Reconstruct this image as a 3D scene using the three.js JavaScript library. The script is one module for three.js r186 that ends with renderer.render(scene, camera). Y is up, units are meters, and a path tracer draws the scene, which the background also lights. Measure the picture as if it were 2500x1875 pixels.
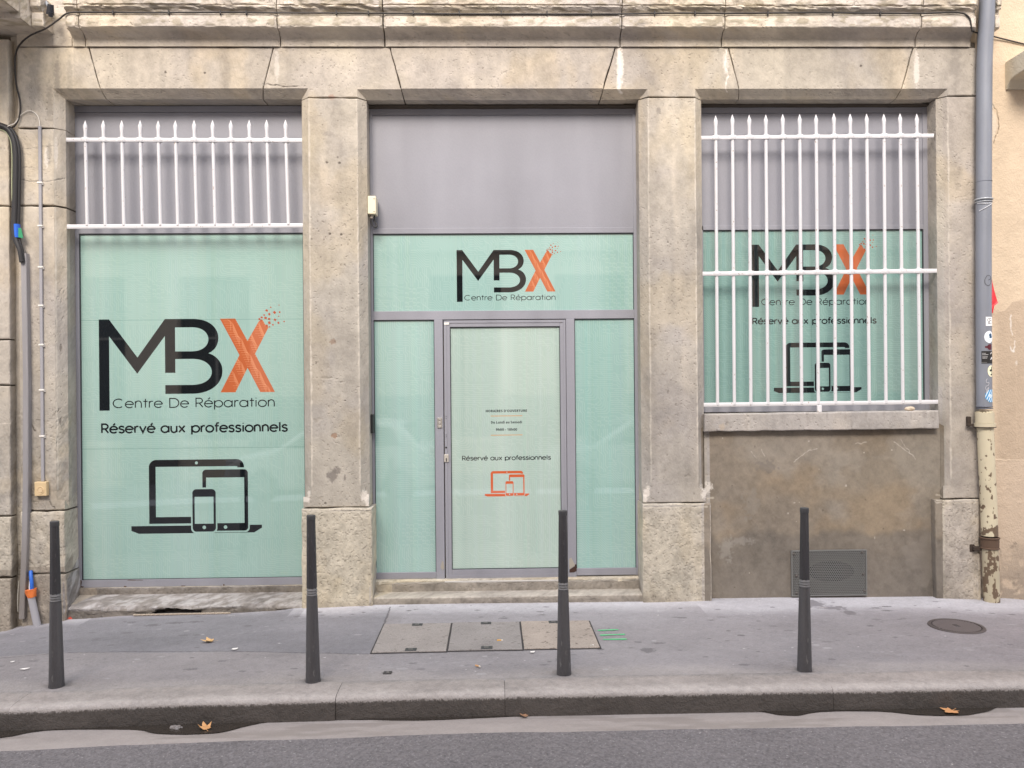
import * as THREE from 'three';
import { mergeGeometries, toCreasedNormals } from 'three/addons/utils/BufferGeometryUtils.js';
import { RoundedBoxGeometry } from 'three/addons/geometries/RoundedBoxGeometry.js';
import { ConvexGeometry } from 'three/addons/geometries/ConvexGeometry.js';
import { Brush, Evaluator, SUBTRACTION } from 'three-bvh-csg';

// ------------------------------------------------------------------ camera, sky, sun, exposure
const W = 1024, H = 768;
const scene = new THREE.Scene();
const camera = new THREE.PerspectiveCamera(49.36, W / H, 0.1, 200);
{
  const yaw = THREE.MathUtils.degToRad(1.3), roll = THREE.MathUtils.degToRad(0.5);
  camera.position.set(0, 1.75, 6.7);
  const fw = new THREE.Vector3(Math.sin(yaw), 0, -Math.cos(yaw)), rt = new THREE.Vector3(Math.cos(yaw), 0, Math.sin(yaw));
  const up = new THREE.Vector3().crossVectors(rt, fw);
  camera.up.copy(up).multiplyScalar(Math.cos(roll)).addScaledVector(rt, Math.sin(roll));
  camera.lookAt(camera.position.clone().add(fw));
}
scene.add(camera);
const SUN = new THREE.Vector3(-0.14, 0.65, 0.745).normalize();
{
  const w = 128, h = 64, d = new Float32Array(w * h * 4);
  for (let j = 0; j < h; j++) {
    const el = ((j + 0.5) / h - 0.5) * Math.PI, s = Math.sin(el);
    for (let i = 0; i < w; i++) {
      const az = ((i + 0.5) / w) * Math.PI * 2;
      const veil = 0.06 * Math.sin(az * 2 + el * 5) * Math.cos(el * 3 - az) + 0.04 * Math.sin(az * 5 + 1.3) * Math.cos(el * 7);
      const L = s > 0 ? (0.40 + 0.40 * s) * (1 + veil * Math.cos(el)) : 0.25;
      const k = (j * w + i) * 4;
      d[k] = L * 0.965; d[k + 1] = L * 0.985; d[k + 2] = L * 1.10; d[k + 3] = 1;
    }
  }
  const t = new THREE.DataTexture(d, w, h, THREE.RGBAFormat, THREE.FloatType);
  t.mapping = THREE.EquirectangularReflectionMapping; t.magFilter = THREE.LinearFilter; t.minFilter = THREE.LinearFilter; t.needsUpdate = true;
  scene.background = t; scene.environment = t;
}
const sun = new THREE.DirectionalLight(0xfff3e6, 1.5);
sun.position.copy(SUN).multiplyScalar(30); sun.castShadow = true; sun.shadow.radius = 46;
sun.shadow.mapSize.set(2048, 2048);
Object.assign(sun.shadow.camera, { left: -9, right: 9, top: 9, bottom: -6, near: 5, far: 60 });
scene.add(sun, sun.target);
const EXPOSURE = 3.0;

// ------------------------------------------------------------------ helpers
let seed = 7;
const rnd = () => { seed |= 0; seed = seed + 0x6D2B79F5 | 0; let t = Math.imul(seed ^ seed >>> 15, 1 | seed); t = t + Math.imul(t ^ t >>> 7, 61 | t) ^ t; return ((t ^ t >>> 14) >>> 0) / 4294967296; };
const rr = (a, b) => a + (b - a) * rnd();
const PERM = new Uint16Array(512), VAL = new Float32Array(256);
{ const p = [...Array(256).keys()]; for (let i = 255; i > 0; i--) { const j = Math.floor(rnd() * (i + 1)); [p[i], p[j]] = [p[j], p[i]]; } for (let i = 0; i < 512; i++) PERM[i] = p[i & 255]; for (let i = 0; i < 256; i++) VAL[i] = rnd(); }
function vn(x, y) {                                   // value noise 0..1
  const xi = Math.floor(x), yi = Math.floor(y); let u = x - xi, v = y - yi;
  u = u * u * (3 - 2 * u); v = v * v * (3 - 2 * v);
  const a = PERM[xi & 255], b = PERM[(xi + 1) & 255], y0 = yi & 255, y1 = (yi + 1) & 255;
  const n00 = VAL[PERM[a + y0]], n10 = VAL[PERM[b + y0]], n01 = VAL[PERM[a + y1]], n11 = VAL[PERM[b + y1]];
  return n00 + (n10 - n00) * u + (n01 - n00) * v + (n00 - n10 - n01 + n11) * u * v;
}
function fb(x, y, o = 4) { let s = 0, a = 0.5, t = 0; for (let i = 0; i < o; i++) { s += a * vn(x, y); t += a; a *= 0.5; x = x * 2.03 + 17.1; y = y * 2.03 + 9.7; } return s / t; }
const sm = (a, b, x) => { const t = Math.min(1, Math.max(0, (x - a) / (b - a))); return t * t * (3 - 2 * t); };
const lerp = (a, b, t) => a + (b - a) * t;
const toS = (c) => { c = Math.min(1, Math.max(0, c)); return c <= 0.0031308 ? c * 12.92 : 1.055 * Math.pow(c, 1 / 2.4) - 0.055; };
const lut = new Uint8Array(4097); for (let i = 0; i <= 4096; i++) lut[i] = Math.round(255 * toS(i / 4096));
const enc = (c) => lut[c <= 0 ? 0 : c >= 1 ? 4096 : (c * 4096) | 0];

// a pair of maps (colour + relief) over a rectangle of the place; f(x, y, out) fills out = [r, g, b, height]
function bakeMaps(x0, x1, y0, y1, w, h, f, marks) {
  const C = new Float32Array(w * h * 3), B = new Float32Array(w * h), o = [0, 0, 0, 0];
  for (let j = 0; j < h; j++) for (let i = 0; i < w; i++) {
    f(lerp(x0, x1, (i + 0.5) / w), lerp(y0, y1, (j + 0.5) / h), o);
    const k = j * w + i; C[k * 3] = o[0]; C[k * 3 + 1] = o[1]; C[k * 3 + 2] = o[2]; B[k] = o[3];
  }
  const px = (x) => (x - x0) / (x1 - x0) * w, py = (y) => (y - y0) / (y1 - y0) * h;
  const api = {
    // irregular blotch: colour c mixed in by a, relief dh
    blob(cx, cy, rx, ry, c, a, dh = 0, rough = 0.5, soft = 0.35) {
      const i0 = Math.max(0, Math.floor(px(cx - rx * 1.6))), i1 = Math.min(w - 1, Math.ceil(px(cx + rx * 1.6))), j0 = Math.max(0, Math.floor(py(cy - ry * 1.6))), j1 = Math.min(h - 1, Math.ceil(py(cy + ry * 1.6)));
      const fq = 2.2 / Math.min(rx, ry), ox = cx * 31.7, oy = cy * 17.3;
      for (let j = j0; j <= j1; j++) for (let i = i0; i <= i1; i++) {
        const x = lerp(x0, x1, (i + 0.5) / w), y = lerp(y0, y1, (j + 0.5) / h);
        const d = Math.hypot((x - cx) / rx, (y - cy) / ry) + (fb(x * fq + ox, y * fq + oy, 3) - 0.5) * 2 * rough;
        const t = (1 - sm(1 - soft, 1 + soft * 0.4, d)) * a; if (t <= 0) continue;
        const k = j * w + i; for (let q = 0; q < 3; q++) C[k * 3 + q] = lerp(C[k * 3 + q], c[q], t); B[k] += dh * t;
      }
    },
    line(pts, wd, c, a, dh = 0, jit = 0) {
      let ax, ay, first = true;
      for (let s = 0; s < pts.length - 1; s++) {
        const n = Math.max(2, Math.ceil(Math.hypot(pts[s + 1][0] - pts[s][0], pts[s + 1][1] - pts[s][1]) / (wd * 0.6)));
        for (let q = 0; q <= n; q++) {
          let x = lerp(pts[s][0], pts[s + 1][0], q / n), y = lerp(pts[s][1], pts[s + 1][1], q / n);
          if (jit) { x += (vn(y * 40 + 3, x * 40) - 0.5) * 2 * jit; y += (vn(x * 40, y * 40 + 8) - 0.5) * 2 * jit; }
          const ww = wd * (0.6 + 0.8 * vn(x * 60, y * 60));
          const i0 = Math.max(0, Math.floor(px(x - ww))), i1 = Math.min(w - 1, Math.ceil(px(x + ww))), j0 = Math.max(0, Math.floor(py(y - ww))), j1 = Math.min(h - 1, Math.ceil(py(y + ww)));
          for (let j = j0; j <= j1; j++) for (let i = i0; i <= i1; i++) {
            const d = Math.hypot(lerp(x0, x1, (i + 0.5) / w) - x, lerp(y0, y1, (j + 0.5) / h) - y) / ww; if (d > 1) continue;
            const t = a * (1 - d * d) * 0.6, k = j * w + i; for (let e = 0; e < 3; e++) C[k * 3 + e] = lerp(C[k * 3 + e], c[e], t); B[k] += dh * t;
          }
        }
      }
    },
  };
  if (marks) marks(api);
  const cd = new Uint8Array(w * h * 4), bd = new Uint8Array(w * h * 4);
  for (let k = 0; k < w * h; k++) {
    cd[k * 4] = enc(C[k * 3]); cd[k * 4 + 1] = enc(C[k * 3 + 1]); cd[k * 4 + 2] = enc(C[k * 3 + 2]); cd[k * 4 + 3] = 255;
    const b = Math.round(255 * Math.min(1, Math.max(0, B[k]))); bd[k * 4] = bd[k * 4 + 1] = bd[k * 4 + 2] = b; bd[k * 4 + 3] = 255;
  }
  const mk = (d, cs) => { const t = new THREE.DataTexture(d, w, h, THREE.RGBAFormat); if (cs) t.colorSpace = THREE.SRGBColorSpace; t.magFilter = THREE.LinearFilter; t.minFilter = THREE.LinearMipmapLinearFilter; t.generateMipmaps = true; t.wrapS = t.wrapT = THREE.MirroredRepeatWrapping; t.needsUpdate = true; return t; };
  return { map: mk(cd, true), bumpMap: mk(bd, false) };
}
function uvPlane(g, x0, x1, y0, y1) {                 // facade-aligned uv (returns run on round corners)
  const p = g.attributes.position, n = g.attributes.normal, u = new Float32Array(p.count * 2);
  for (let i = 0; i < p.count; i++) { const a = n && n.getX(i) > 0.3 ? -0.87 : 0.87, b = n && n.getY(i) > 0.3 ? -0.71 : 0.71; u[i * 2] = (p.getX(i) + p.getZ(i) * a - x0) / (x1 - x0); u[i * 2 + 1] = (p.getY(i) + p.getZ(i) * b - y0) / (y1 - y0); }
  g.setAttribute('uv', new THREE.BufferAttribute(u, 2)); return g;
}
function uvGround(g, x0, x1, z0, z1) {
  const p = g.attributes.position, u = new Float32Array(p.count * 2);
  for (let i = 0; i < p.count; i++) { u[i * 2] = (p.getX(i) - x0) / (x1 - x0); u[i * 2 + 1] = (p.getZ(i) - p.getY(i) * 0.9 - z0) / (z1 - z0); }
  g.setAttribute('uv', new THREE.BufferAttribute(u, 2)); return g;
}
const clean = (g) => { g = g.index ? g.toNonIndexed() : g; for (const k of Object.keys(g.attributes)) if (!['position', 'normal', 'uv'].includes(k)) g.deleteAttribute(k); if (!g.attributes.uv) g.setAttribute('uv', new THREE.BufferAttribute(new Float32Array(g.attributes.position.count * 2), 2)); return g; };
const merge = (list) => list.length === 1 ? clean(list[0]) : mergeGeometries(list.map(clean));
const taken = {};
const numbered = (n) => { const k = taken[n] = (taken[n] ?? -1) + 1; return k ? `${n}_${String(k).padStart(3, '0')}` : n; };
function thing(name, label, category, [x, y, z] = [0, 0, 0], group) {
  const o = new THREE.Group(); o.name = numbered(name); o.position.set(x, y, z); o.userData = { label, category }; if (group) o.userData.group = group; scene.add(o); return o;
}
// geometry is given in world metres; it is moved into the parent's frame
function obj(name, geos, material, parent = scene, extra) {
  const g = merge([].concat(geos)); const m = new THREE.Mesh(g, material);
  let ox = 0, oy = 0, oz = 0; for (let q = parent; q && q !== scene; q = q.parent) { ox += q.position.x; oy += q.position.y; oz += q.position.z; }
  if (ox || oy || oz) g.translate(-ox, -oy, -oz);
  m.name = parent === scene ? numbered(name) : name; m.castShadow = m.receiveShadow = true; if (extra) Object.assign(m.userData, extra); parent.add(m); return m;
}
function sub(name, parent, label) { const o = new THREE.Group(); o.name = name; if (label) o.userData.label = label; parent.add(o); return o; }
const box = (x0, x1, y0, y1, z0, z1, r = 0) => { const g = r ? new RoundedBoxGeometry(x1 - x0, y1 - y0, z1 - z0, 1, r) : new THREE.BoxGeometry(x1 - x0, y1 - y0, z1 - z0); return g.translate((x0 + x1) / 2, (y0 + y1) / 2, (z0 + z1) / 2); };
const V = (x, y, z) => new THREE.Vector3(x, y, z);
const tube = (pts, r, n = 40, k = 8) => new THREE.TubeGeometry(new THREE.CatmullRomCurve3(pts.map((p) => V(...p)), false, 'centripetal'), n, r, k, false);
const std = (r, g, b, rough = 0.8, metal = 0, more = {}) => new THREE.MeshStandardMaterial({ color: new THREE.Color().setRGB(r, g, b), roughness: rough, metalness: metal, ...more });
function curve(tab, x) { if (x <= tab[0][0]) return tab[0][1]; for (let i = 1; i < tab.length; i++) if (x <= tab[i][0]) { const t = (x - tab[i - 1][0]) / (tab[i][0] - tab[i - 1][0]); return lerp(tab[i - 1][1], tab[i][1], t * t * (3 - 2 * t)); } return tab[tab.length - 1][1]; }

// ------------------------------------------------------------------ facade stone: one colour and relief map of the whole front
const FX0 = -4.6, FX1 = 4.6, FY0 = -0.4, FY1 = 5.0;
const BAY = { L: [-3.40, -1.52, 4.058], C: [-1.0, 1.2, 4.05], R: [1.713, 3.645, 4.052] };
const mix3 = (o, r, g, b, t) => { o[0] = lerp(o[0], r, t); o[1] = lerp(o[1], g, t); o[2] = lerp(o[2], b, t); };
function stoneAt(x, y, o) {
  const big = fb(x * 0.9 + 3, y * 0.7, 4), mid = fb(x * 4 + 40, y * 3 + 11, 4), fine = fb(x * 26, y * 26 + 5, 3), grain = vn(x * 150, y * 150), gr2 = vn(x * 70 + 9, y * 70);
  const streak = fb(x * 7 + 90, y * 0.45, 3), thin = fb(x * 24 + 7, y * 0.8 + 31, 3);
  let h = 0.55 + (fine - 0.5) * 0.22 + (grain - 0.5) * 0.10 + (mid - 0.5) * 0.12;
  const apron = x > 1.713 && x < 3.645 && y < 1.35, plinth = y < 0.777 && !apron, top = y > 4.452, lint = y > 4.04 && !top, jambL = x < -3.3 && !top, stepL = y < 0.23 && x > -3.39 && x < -1.53, stepC = y < 0.17 && x > -0.97 && x < 1.185;
  if (top) { o[0] = 0.57; o[1] = 0.51; o[2] = 0.425; } else if (lint) { o[0] = 0.485; o[1] = 0.432; o[2] = 0.356; }
  else { const t = sm(3.9, 2.6, y + (big - 0.5) * 1.2); o[0] = lerp(0.47, 0.36, t); o[1] = lerp(0.423, 0.332, t); o[2] = lerp(0.352, 0.292, t); }
  if (jambL) mix3(o, 0.58, 0.52, 0.425, 0.75 * sm(1.5, 2.7, y + (big - 0.5) * 1.5));
  if (plinth) { o[0] = 0.43; o[1] = 0.392; o[2] = 0.325; }
  if (lint && x > 1) mix3(o, 0.405, 0.367, 0.312, sm(0.6, 2.2, x) * 0.85);
  if (x > 3.66 && !top && y < 4.05) mix3(o, 0.39, 0.345, 0.30, 0.6);
  const mott = fb(x * 9 + 21, y * 8 + 2, 4); let v = 1 + (big - 0.5) * 0.34 + (mid - 0.5) * 0.36 + (mott - 0.5) * 0.30 + (fine - 0.5) * 0.24 + (grain - 0.5) * 0.12 + (gr2 - 0.5) * 0.08;
  if (apron) {
    o[0] = 0.215; o[1] = 0.182; o[2] = 0.142;
    const patch = fb(x * 1.7 + 5, y * 1.9 + 60, 4);
    mix3(o, 0.245, 0.188, 0.125, sm(0.42, 0.62, patch) * 0.6); mix3(o, 0.25, 0.225, 0.192, sm(0.56, 0.40, fb(x * 2.3 + 70, y * 2.6, 4)) * 0.6);
    const low = sm(0.50, 0.42, y + (mid - 0.5) * 0.16 - 0.03 * (x > 2.6 ? 1 : 0)); mix3(o, 0.155, 0.136, 0.114, low * 0.85);
    v = 1 + (mid - 0.5) * 0.5 + (fine - 0.5) * 0.34 + (grain - 0.5) * 0.14; h = 0.5 + (fine - 0.5) * 0.3 + (mid - 0.5) * 0.3;
  } else {
    if (x > 1.69 && x < 3.63 && y < 1.66) { o[0] = 0.36; o[1] = 0.335; o[2] = 0.31; }
    // rain streaks
    const sk = sm(0.52, 0.72, streak) * 0.5 + sm(0.55, 0.75, thin) * 0.25;
    mix3(o, o[0] * 0.62, o[1] * 0.62, o[2] * 0.64, sk * (top ? 0.2 : lint ? 0.5 : jambL ? 0.5 : 0.4));
    mix3(o, 0.60, 0.53, 0.43, sm(0.60, 0.78, fb(x * 6 + 200, y * 0.6, 3)) * (lint || y > 3 ? 0.5 : 0.2));
    // soot and lichen blotches
    const soot = sm(0.54, 0.74, fb(x * 2.2 + 12, y * 1.8 + 77, 5)); mix3(o, 0.24, 0.215, 0.185, soot * (plinth ? 0.2 : lint || y > 3 ? 0.22 : 0.36));
    mix3(o, o[0] * 1.02, o[1] * 0.97, o[2] * 0.86, sm(0.5, 0.7, fb(x * 2.7 + 31, y * 2.1 + 4, 4)) * 0.7); mix3(o, o[0] * 0.93, o[1] * 0.94, o[2] * 1.0, sm(0.5, 0.7, fb(x * 2.1 + 3, y * 2.6 + 64, 4)) * 0.6);
    // pits
    const pitN = fb(x * 74 + 4, y * 80 + 8, 2), dens = plinth || (jambL && y < 1.6) ? 0.66 : 0.74;
    const pit = sm(dens, dens + 0.07, pitN) * sm(0.35, 0.6, mid + (plinth ? 0.25 : 0)); mix3(o, 0.17, 0.145, 0.12, pit * (plinth ? 0.24 : 0.30)); h -= pit * 0.3;
    const pock = sm(0.80, 0.88, fb(x * 19 + 50, y * 21 + 3, 2)) * sm(0.42, 0.6, fb(x * 3, y * 3 + 44, 2)); mix3(o, 0.30, 0.265, 0.215, pock * 0.3); h -= pock * 0.2;
    if (plinth || (jambL && y < 1.5)) { const c = fb(x * 16, y * 14 + 90, 4); v += (c - 0.5) * 0.45 + (gr2 - 0.5) * 0.16; h += (c - 0.5) * 0.9; mix3(o, 0.50, 0.43, 0.315, sm(0.5, 0.75, fb(x * 5 + 9, y * 5, 3)) * 0.4); mix3(o, 0.25, 0.22, 0.18, sm(0.12, -0.02, y + (mid - 0.5) * 0.2) * 0.6); }
    if (jambL && y < 0.35) mix3(o, 0.24, 0.205, 0.165, 0.6);
    if (top) { const e = fb(x * 12 + 6, y * 30, 4), up = sm(4.645, 4.67, y); mix3(o, 0.33, 0.285, 0.205, sm(0.48, 0.66, e) * up * 0.75); mix3(o, 0.62, 0.56, 0.47, sm(0.55, 0.7, fb(x * 2 + 8, y * 9, 3)) * (1 - up) * 0.6); h += (e - 0.5) * up * 0.9; mix3(o, 0.36, 0.32, 0.265, sm(4.545, 4.50, y) * 0.35); }
    if (stepL) { o[0] = 0.27; o[1] = 0.25; o[2] = 0.235; const sp = fb(x * 17, y * 24 + 5, 4); mix3(o, 0.175, 0.158, 0.14, sm(0.5, 0.68, sp) * 0.7); mix3(o, 0.40, 0.385, 0.375, sm(0.5, 0.34, sp) * 0.6); mix3(o, 0.17, 0.15, 0.125, sm(0.0, -0.03, y) * 0.85); }
    if (stepC) { o[0] = 0.32; o[1] = 0.29; o[2] = 0.25; mix3(o, 0.20, 0.18, 0.155, sm(0.42, 0.62, fb(x * 7, y * 16, 4)) * 0.8); if (y < 0.045) mix3(o, 0.235, 0.21, 0.18, 0.8); else mix3(o, 0.43, 0.395, 0.35, 0.55); }
  }
  o[0] *= v; o[1] *= v; o[2] *= v * (1 - (big - 0.5) * 0.12); o[3] = h;
}
const stoneMaps = bakeMaps(FX0, FX1, FY0, FY1, 2048, 1202, stoneAt, (m) => {
  const WH = [0.78, 0.73, 0.66], DK = [0.09, 0.075, 0.06], GY = [0.20, 0.18, 0.16], PK = [0.36, 0.25, 0.2];
  // lime runs below the cornice joints
  m.blob(1.045, 4.29, 0.03, 0.16, WH, 0.75, 0.05); m.blob(1.03, 4.16, 0.018, 0.09, WH, 0.6); m.line([[1.03, 4.44], [1.05, 4.3], [1.035, 4.2], [1.03, 4.07]], 0.014, WH, 0.9, 0, 0.008);
  m.line([[1.895, 4.43], [1.905, 4.36], [1.9, 4.3], [1.91, 4.22], [1.9, 4.08]], 0.009, WH, 0.8, 0, 0.012); m.blob(1.90, 4.33, 0.025, 0.10, WH, 0.45);
  m.blob(3.455, 4.28, 0.024, 0.16, WH, 0.5); m.blob(-1.70, 4.3, 0.02, 0.14, WH, 0.35); m.blob(-3.52, 3.58, 0.02, 0.09, WH, 0.6); m.blob(-3.44, 3.6, 0.02, 0.12, WH, 0.5);
  // grey water marks on the left jamb and below the cornice ends
  for (const [x, y, rx, ry, a] of [[-3.50, 3.62, 0.022, 0.10, 0.55], [-3.49, 4.0, 0.03, 0.2, 0.45], [-3.43, 4.2, 0.03, 0.2, 0.5], [-3.62, 4.15, 0.05, 0.28, 0.3], [-3.33, 4.2, 0.03, 0.2, 0.3], [3.78, 4.3, 0.05, 0.16, 0.4], [-2.6, 4.25, 0.03, 0.15, 0.25], [-2.1, 4.22, 0.04, 0.16, 0.25]]) m.blob(x, y, rx, ry, GY, a, 0, 0.6, 0.6);
  // patches on the pier left of the door
  m.blob(-1.29, 1.03, 0.045, 0.055, [0.19, 0.17, 0.15], 0.85, -0.12); m.blob(-1.25, 1.07, 0.03, 0.03, [0.19, 0.17, 0.15], 0.8, -0.1); m.blob(-1.19, 1.015, 0.01, 0.025, GY, 0.8);
  m.blob(-1.275, 2.10, 0.028, 0.022, [0.27, 0.2, 0.15], 0.85, -0.15); m.blob(-1.27, 1.35, 0.024, 0.026, [0.28, 0.18, 0.12], 0.85, -0.2); m.blob(-1.345, 0.81, 0.012, 0.01, DK, 0.8, -0.3);
  for (const [x, y] of [[-1.31, 3.53], [-1.21, 3.525], [-1.29, 2.96], [-1.2, 2.955], [-2.58, 4.25], [-2.27, 4.245], [3.0, 4.3]]) m.blob(x, y, 0.011, 0.009, DK, 0.85, -0.35, 0.3);
  m.blob(-1.27, 4.052, 0.03, 0.022, PK, 0.8, 0.1); m.blob(1.35, 3.94, 0.02, 0.03, GY, 0.6); m.blob(-1.3, 3.76, 0.05, 0.02, GY, 0.4);
  // pale pier arrises, chalky wear and lit edges painted together, and chips at the stops
  for (const x of [-1.452, -1.066, 1.264, 1.648, -3.452, 3.708]) for (let y = 0.95; y < 4.0; y += 0.22) m.line([[x, y], [x + rr(-0.004, 0.004), y + 0.24]], 0.011, [0.62, 0.57, 0.49], rr(0.2, 0.6), 0.05, 0.004);
  for (const [x, y] of [[-1.03, 0.87], [-1.0, 0.83], [1.225, 0.87], [1.21, 0.83], [-1.50, 0.86], [1.70, 0.86]]) m.blob(x, y, 0.03, 0.045, WH, 0.6, -0.1, 0.8);
  for (const [x0, x1, y] of [[-1.53, -0.98, 0.769], [1.19, 1.74, 0.772], [3.57, 3.92, 0.776], [-3.73, -3.40, 0.768]]) m.line([[x0, y], [x1, y]], 0.010, [0.60, 0.55, 0.46], 0.5, 0, 0.005);
  // cracks
  m.line([[-1.81, 4.16], [-1.74, 4.15], [-1.62, 4.137], [-1.53, 4.139]], 0.006, DK, 0.8, -0.3, 0.008); m.line([[-3.73, 3.395], [-3.6, 3.387], [-3.5, 3.396], [-3.36, 3.385]], 0.005, GY, 0.8, -0.3, 0.012);
  m.line([[-3.7, 3.65], [-3.55, 3.66], [-3.42, 3.67], [-3.38, 3.75]], 0.004, GY, 0.5, -0.2, 0.012); m.line([[-3.73, 3.5], [-3.6, 3.49]], 0.004, GY, 0.5, -0.2, 0.01);
  for (let i = 0; i < 7; i++) { const x = rr(-3.68, -3.4), y = rr(0.0, 1.7); m.line([[x, y], [x + rr(-0.05, 0.05), y - rr(0.03, 0.08)]], 0.006, DK, 0.6, -0.3, 0.01); }
  for (const [x, y] of [[-3.42, 1.47], [-3.41, 2.05], [-3.55, 0.94], [-3.55, 1.0]]) m.blob(x, y, 0.012, 0.03, DK, 0.6, -0.2);
  // scratches and scuffs on the rendered wall under the right window
  const SC = [0.50, 0.46, 0.41];
  for (const p of [[[2.42, 1.08], [2.5, 1.14], [2.6, 1.17]], [[2.4, 1.06], [2.47, 1.12]], [[3.28, 1.23], [3.34, 1.15], [3.38, 1.09]], [[3.22, 1.22], [3.3, 1.16], [3.36, 1.12], [3.41, 1.07]], [[2.9, 1.2], [3.0, 1.21]], [[2.13, 1.17], [2.16, 1.11]], [[2.05, 1.15], [2.09, 1.1]]]) m.line(p, 0.004, SC, 0.6, 0.05, 0.008);
  m.blob(2.17, 1.02, 0.09, 0.05, [0.17, 0.15, 0.13], 0.6, 0, 0.9); m.blob(3.47, 1.16, 0.05, 0.012, [0.2, 0.18, 0.15], 0.6); m.blob(1.84, 0.36, 0.05, 0.09, [0.34, 0.32, 0.28], 0.4, 0.05, 0.9); m.blob(1.95, 0.42, 0.1, 0.03, [0.31, 0.29, 0.26], 0.35, 0.05, 0.9);
  m.blob(2.05, 0.72, 0.08, 0.12, [0.24, 0.22, 0.19], 0.4, 0, 0.8); m.blob(3.5, 0.3, 0.2, 0.25, [0.22, 0.195, 0.165], 0.4, 0, 0.8);
  for (let i = 0; i < 26; i++) m.blob(rr(1.76, 3.6), rr(0, 1.3), rr(0.003, 0.009), rr(0.003, 0.011), rnd() < 0.5 ? DK : SC, 0.7, 0);
  m.blob(1.85, 1.40, 0.03, 0.03, [0.45, 0.36, 0.26], 0.5); for (let i = 0; i < 16; i++) m.blob(rr(1.75, 3.6), rr(1.38, 1.5), rr(0.008, 0.02), rr(0.03, 0.07), GY, 0.35, 0, 0.7, 0.7);
  for (let i = 0; i < 60; i++) m.blob(rr(-1.5, -1.0), rr(0, 4), rr(0.003, 0.008), rr(0.003, 0.008), DK, 0.6, -0.2);
  for (let i = 0; i < 30; i++) m.blob(rr(1.2, 1.72), rr(0, 4), rr(0.003, 0.008), rr(0.004, 0.014), DK, 0.5, -0.2);
  // red survey paint at the foot of the wall
  m.blob(-3.373, -0.082, 0.016, 0.012, [0.62, 0.08, 0.05], 0.9);
});
const stoneM = new THREE.MeshStandardMaterial({ ...stoneMaps, roughness: 0.93, bumpScale: 0.012 });
const mortarM = std(0.085, 0.07, 0.055, 0.95), darkM = std(0.02, 0.018, 0.016, 0.9);
const onFacade = (g) => uvPlane(g, FX0, FX1, FY0, FY1);

// ------------------------------------------------------------------ shop building
const shop = thing('shop_building', 'pale limestone shop building with three bays of green film glass between stone piers', 'building');
const ev = new Evaluator(); ev.useGroups = false; ev.attributes = ['position', 'normal'];
const CH = 0.065;
const cutters = [];
for (const [x0, x1, yt] of Object.values(BAY)) {
  const a = box(x0, x1, -1, yt, -1, 1), lo = x0 < -3 ? 0.80 : 0.83;
  const pts = []; const k = 1 + 0.03 / CH;
  for (const [d, z] of [[0, -CH], [CH * k, 0.03]]) for (const x of [x0 - d, x1 + d]) for (const y of [lo + d, yt + d]) pts.push(V(x, y, z));
  cutters.push([a, new ConvexGeometry(pts)]);
}
const asBrush = (g) => { g = clean(g); g.deleteAttribute('uv'); const b = new Brush(g); b.updateMatrixWorld(); return b; };
const cutBrushes = cutters.map((c) => c.map(asBrush));
function roughOutline(pts, jit, step = 0.05) {
  const out = [];
  for (let i = 0; i < pts.length; i++) {
    const [ax, ay] = pts[i], [bx, by] = pts[(i + 1) % pts.length], L = Math.hypot(bx - ax, by - ay), n = Math.max(1, Math.round(L / step)), nx = (by - ay) / L, ny = -(bx - ax) / L;
    for (let q = 0; q < n; q++) { const t = q / n, x = lerp(ax, bx, t), y = lerp(ay, by, t), d = q ? (fb(x * 11 + i * 7, y * 11 + 3, 3) - 0.5) * 2 * jit : 0; out.push(new THREE.Vector2(x + nx * d, y + ny * d)); }
  }
  return out;
}
function slab(pts, zb, zf, jit = 0.004, bev = 0.006, step = 0.05) {
  const s = new THREE.Shape(roughOutline(pts, jit, step));
  const g = new THREE.ExtrudeGeometry(s, { depth: zf - zb - bev * 2, bevelEnabled: true, bevelThickness: bev, bevelSize: bev, bevelOffset: -bev, bevelSegments: 2, steps: 1 });
  return g.translate(0, 0, zb + bev);
}
function stone(name, pts, cuts, zf = 0, jit = 0.006, bev = 0.007, parent = shop) {
  let g = slab(pts, -0.3, zf, jit, bev);
  if (cuts) { let b = asBrush(g); for (const c of cuts) for (const k of cutBrushes[c]) { const r = new Brush(new THREE.BufferGeometry()); ev.evaluate(b, k, SUBTRACTION, r); b = r; b.updateMatrixWorld(); } g = b.geometry; }
  return obj(name, onFacade(clean(g)), stoneM, parent);
}
const G = 0.0042, YT = 4.449;   // half joint, top of the lintel course
const J = [[-3.183, -3.075], [-1.727, -1.832], [-0.799, -0.698], [1.006, 0.888], [1.924, 2.022], [3.431, 3.312]];   // joint x at y 4.449 and at y 4.05
const jx = (i, y) => lerp(J[i][1], J[i][0], (y - 4.05) / (YT - 4.05));
const YB = 3.98;
stone('capital_stone', [[-3.745, 3.813], [-3.2, 3.813], [jx(0, YB) - G, YB], [jx(0, YT) - G, YT], [-3.745, YT]], [0]);
stone('lintel_stone', [[jx(0, YB) + G, YB], [jx(1, YB) - G, YB], [jx(1, YT) - G, YT], [jx(0, YT) + G, YT]], [0]);
stone('capital_stone', [[jx(1, YB) + G, YB], [-1.6, YB], [-1.6, 4.054], [-0.94, 4.049], [-0.94, YB], [jx(2, YB) - G, YB], [jx(2, YT) - G, YT], [jx(1, YT) + G, YT]], [0, 1]);
stone('lintel_stone', [[jx(2, YB) + G, YB], [jx(3, YB) - G, YB], [jx(3, YT) - G, YT], [jx(2, YT) + G, YT]], [1], 0.004);
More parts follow.
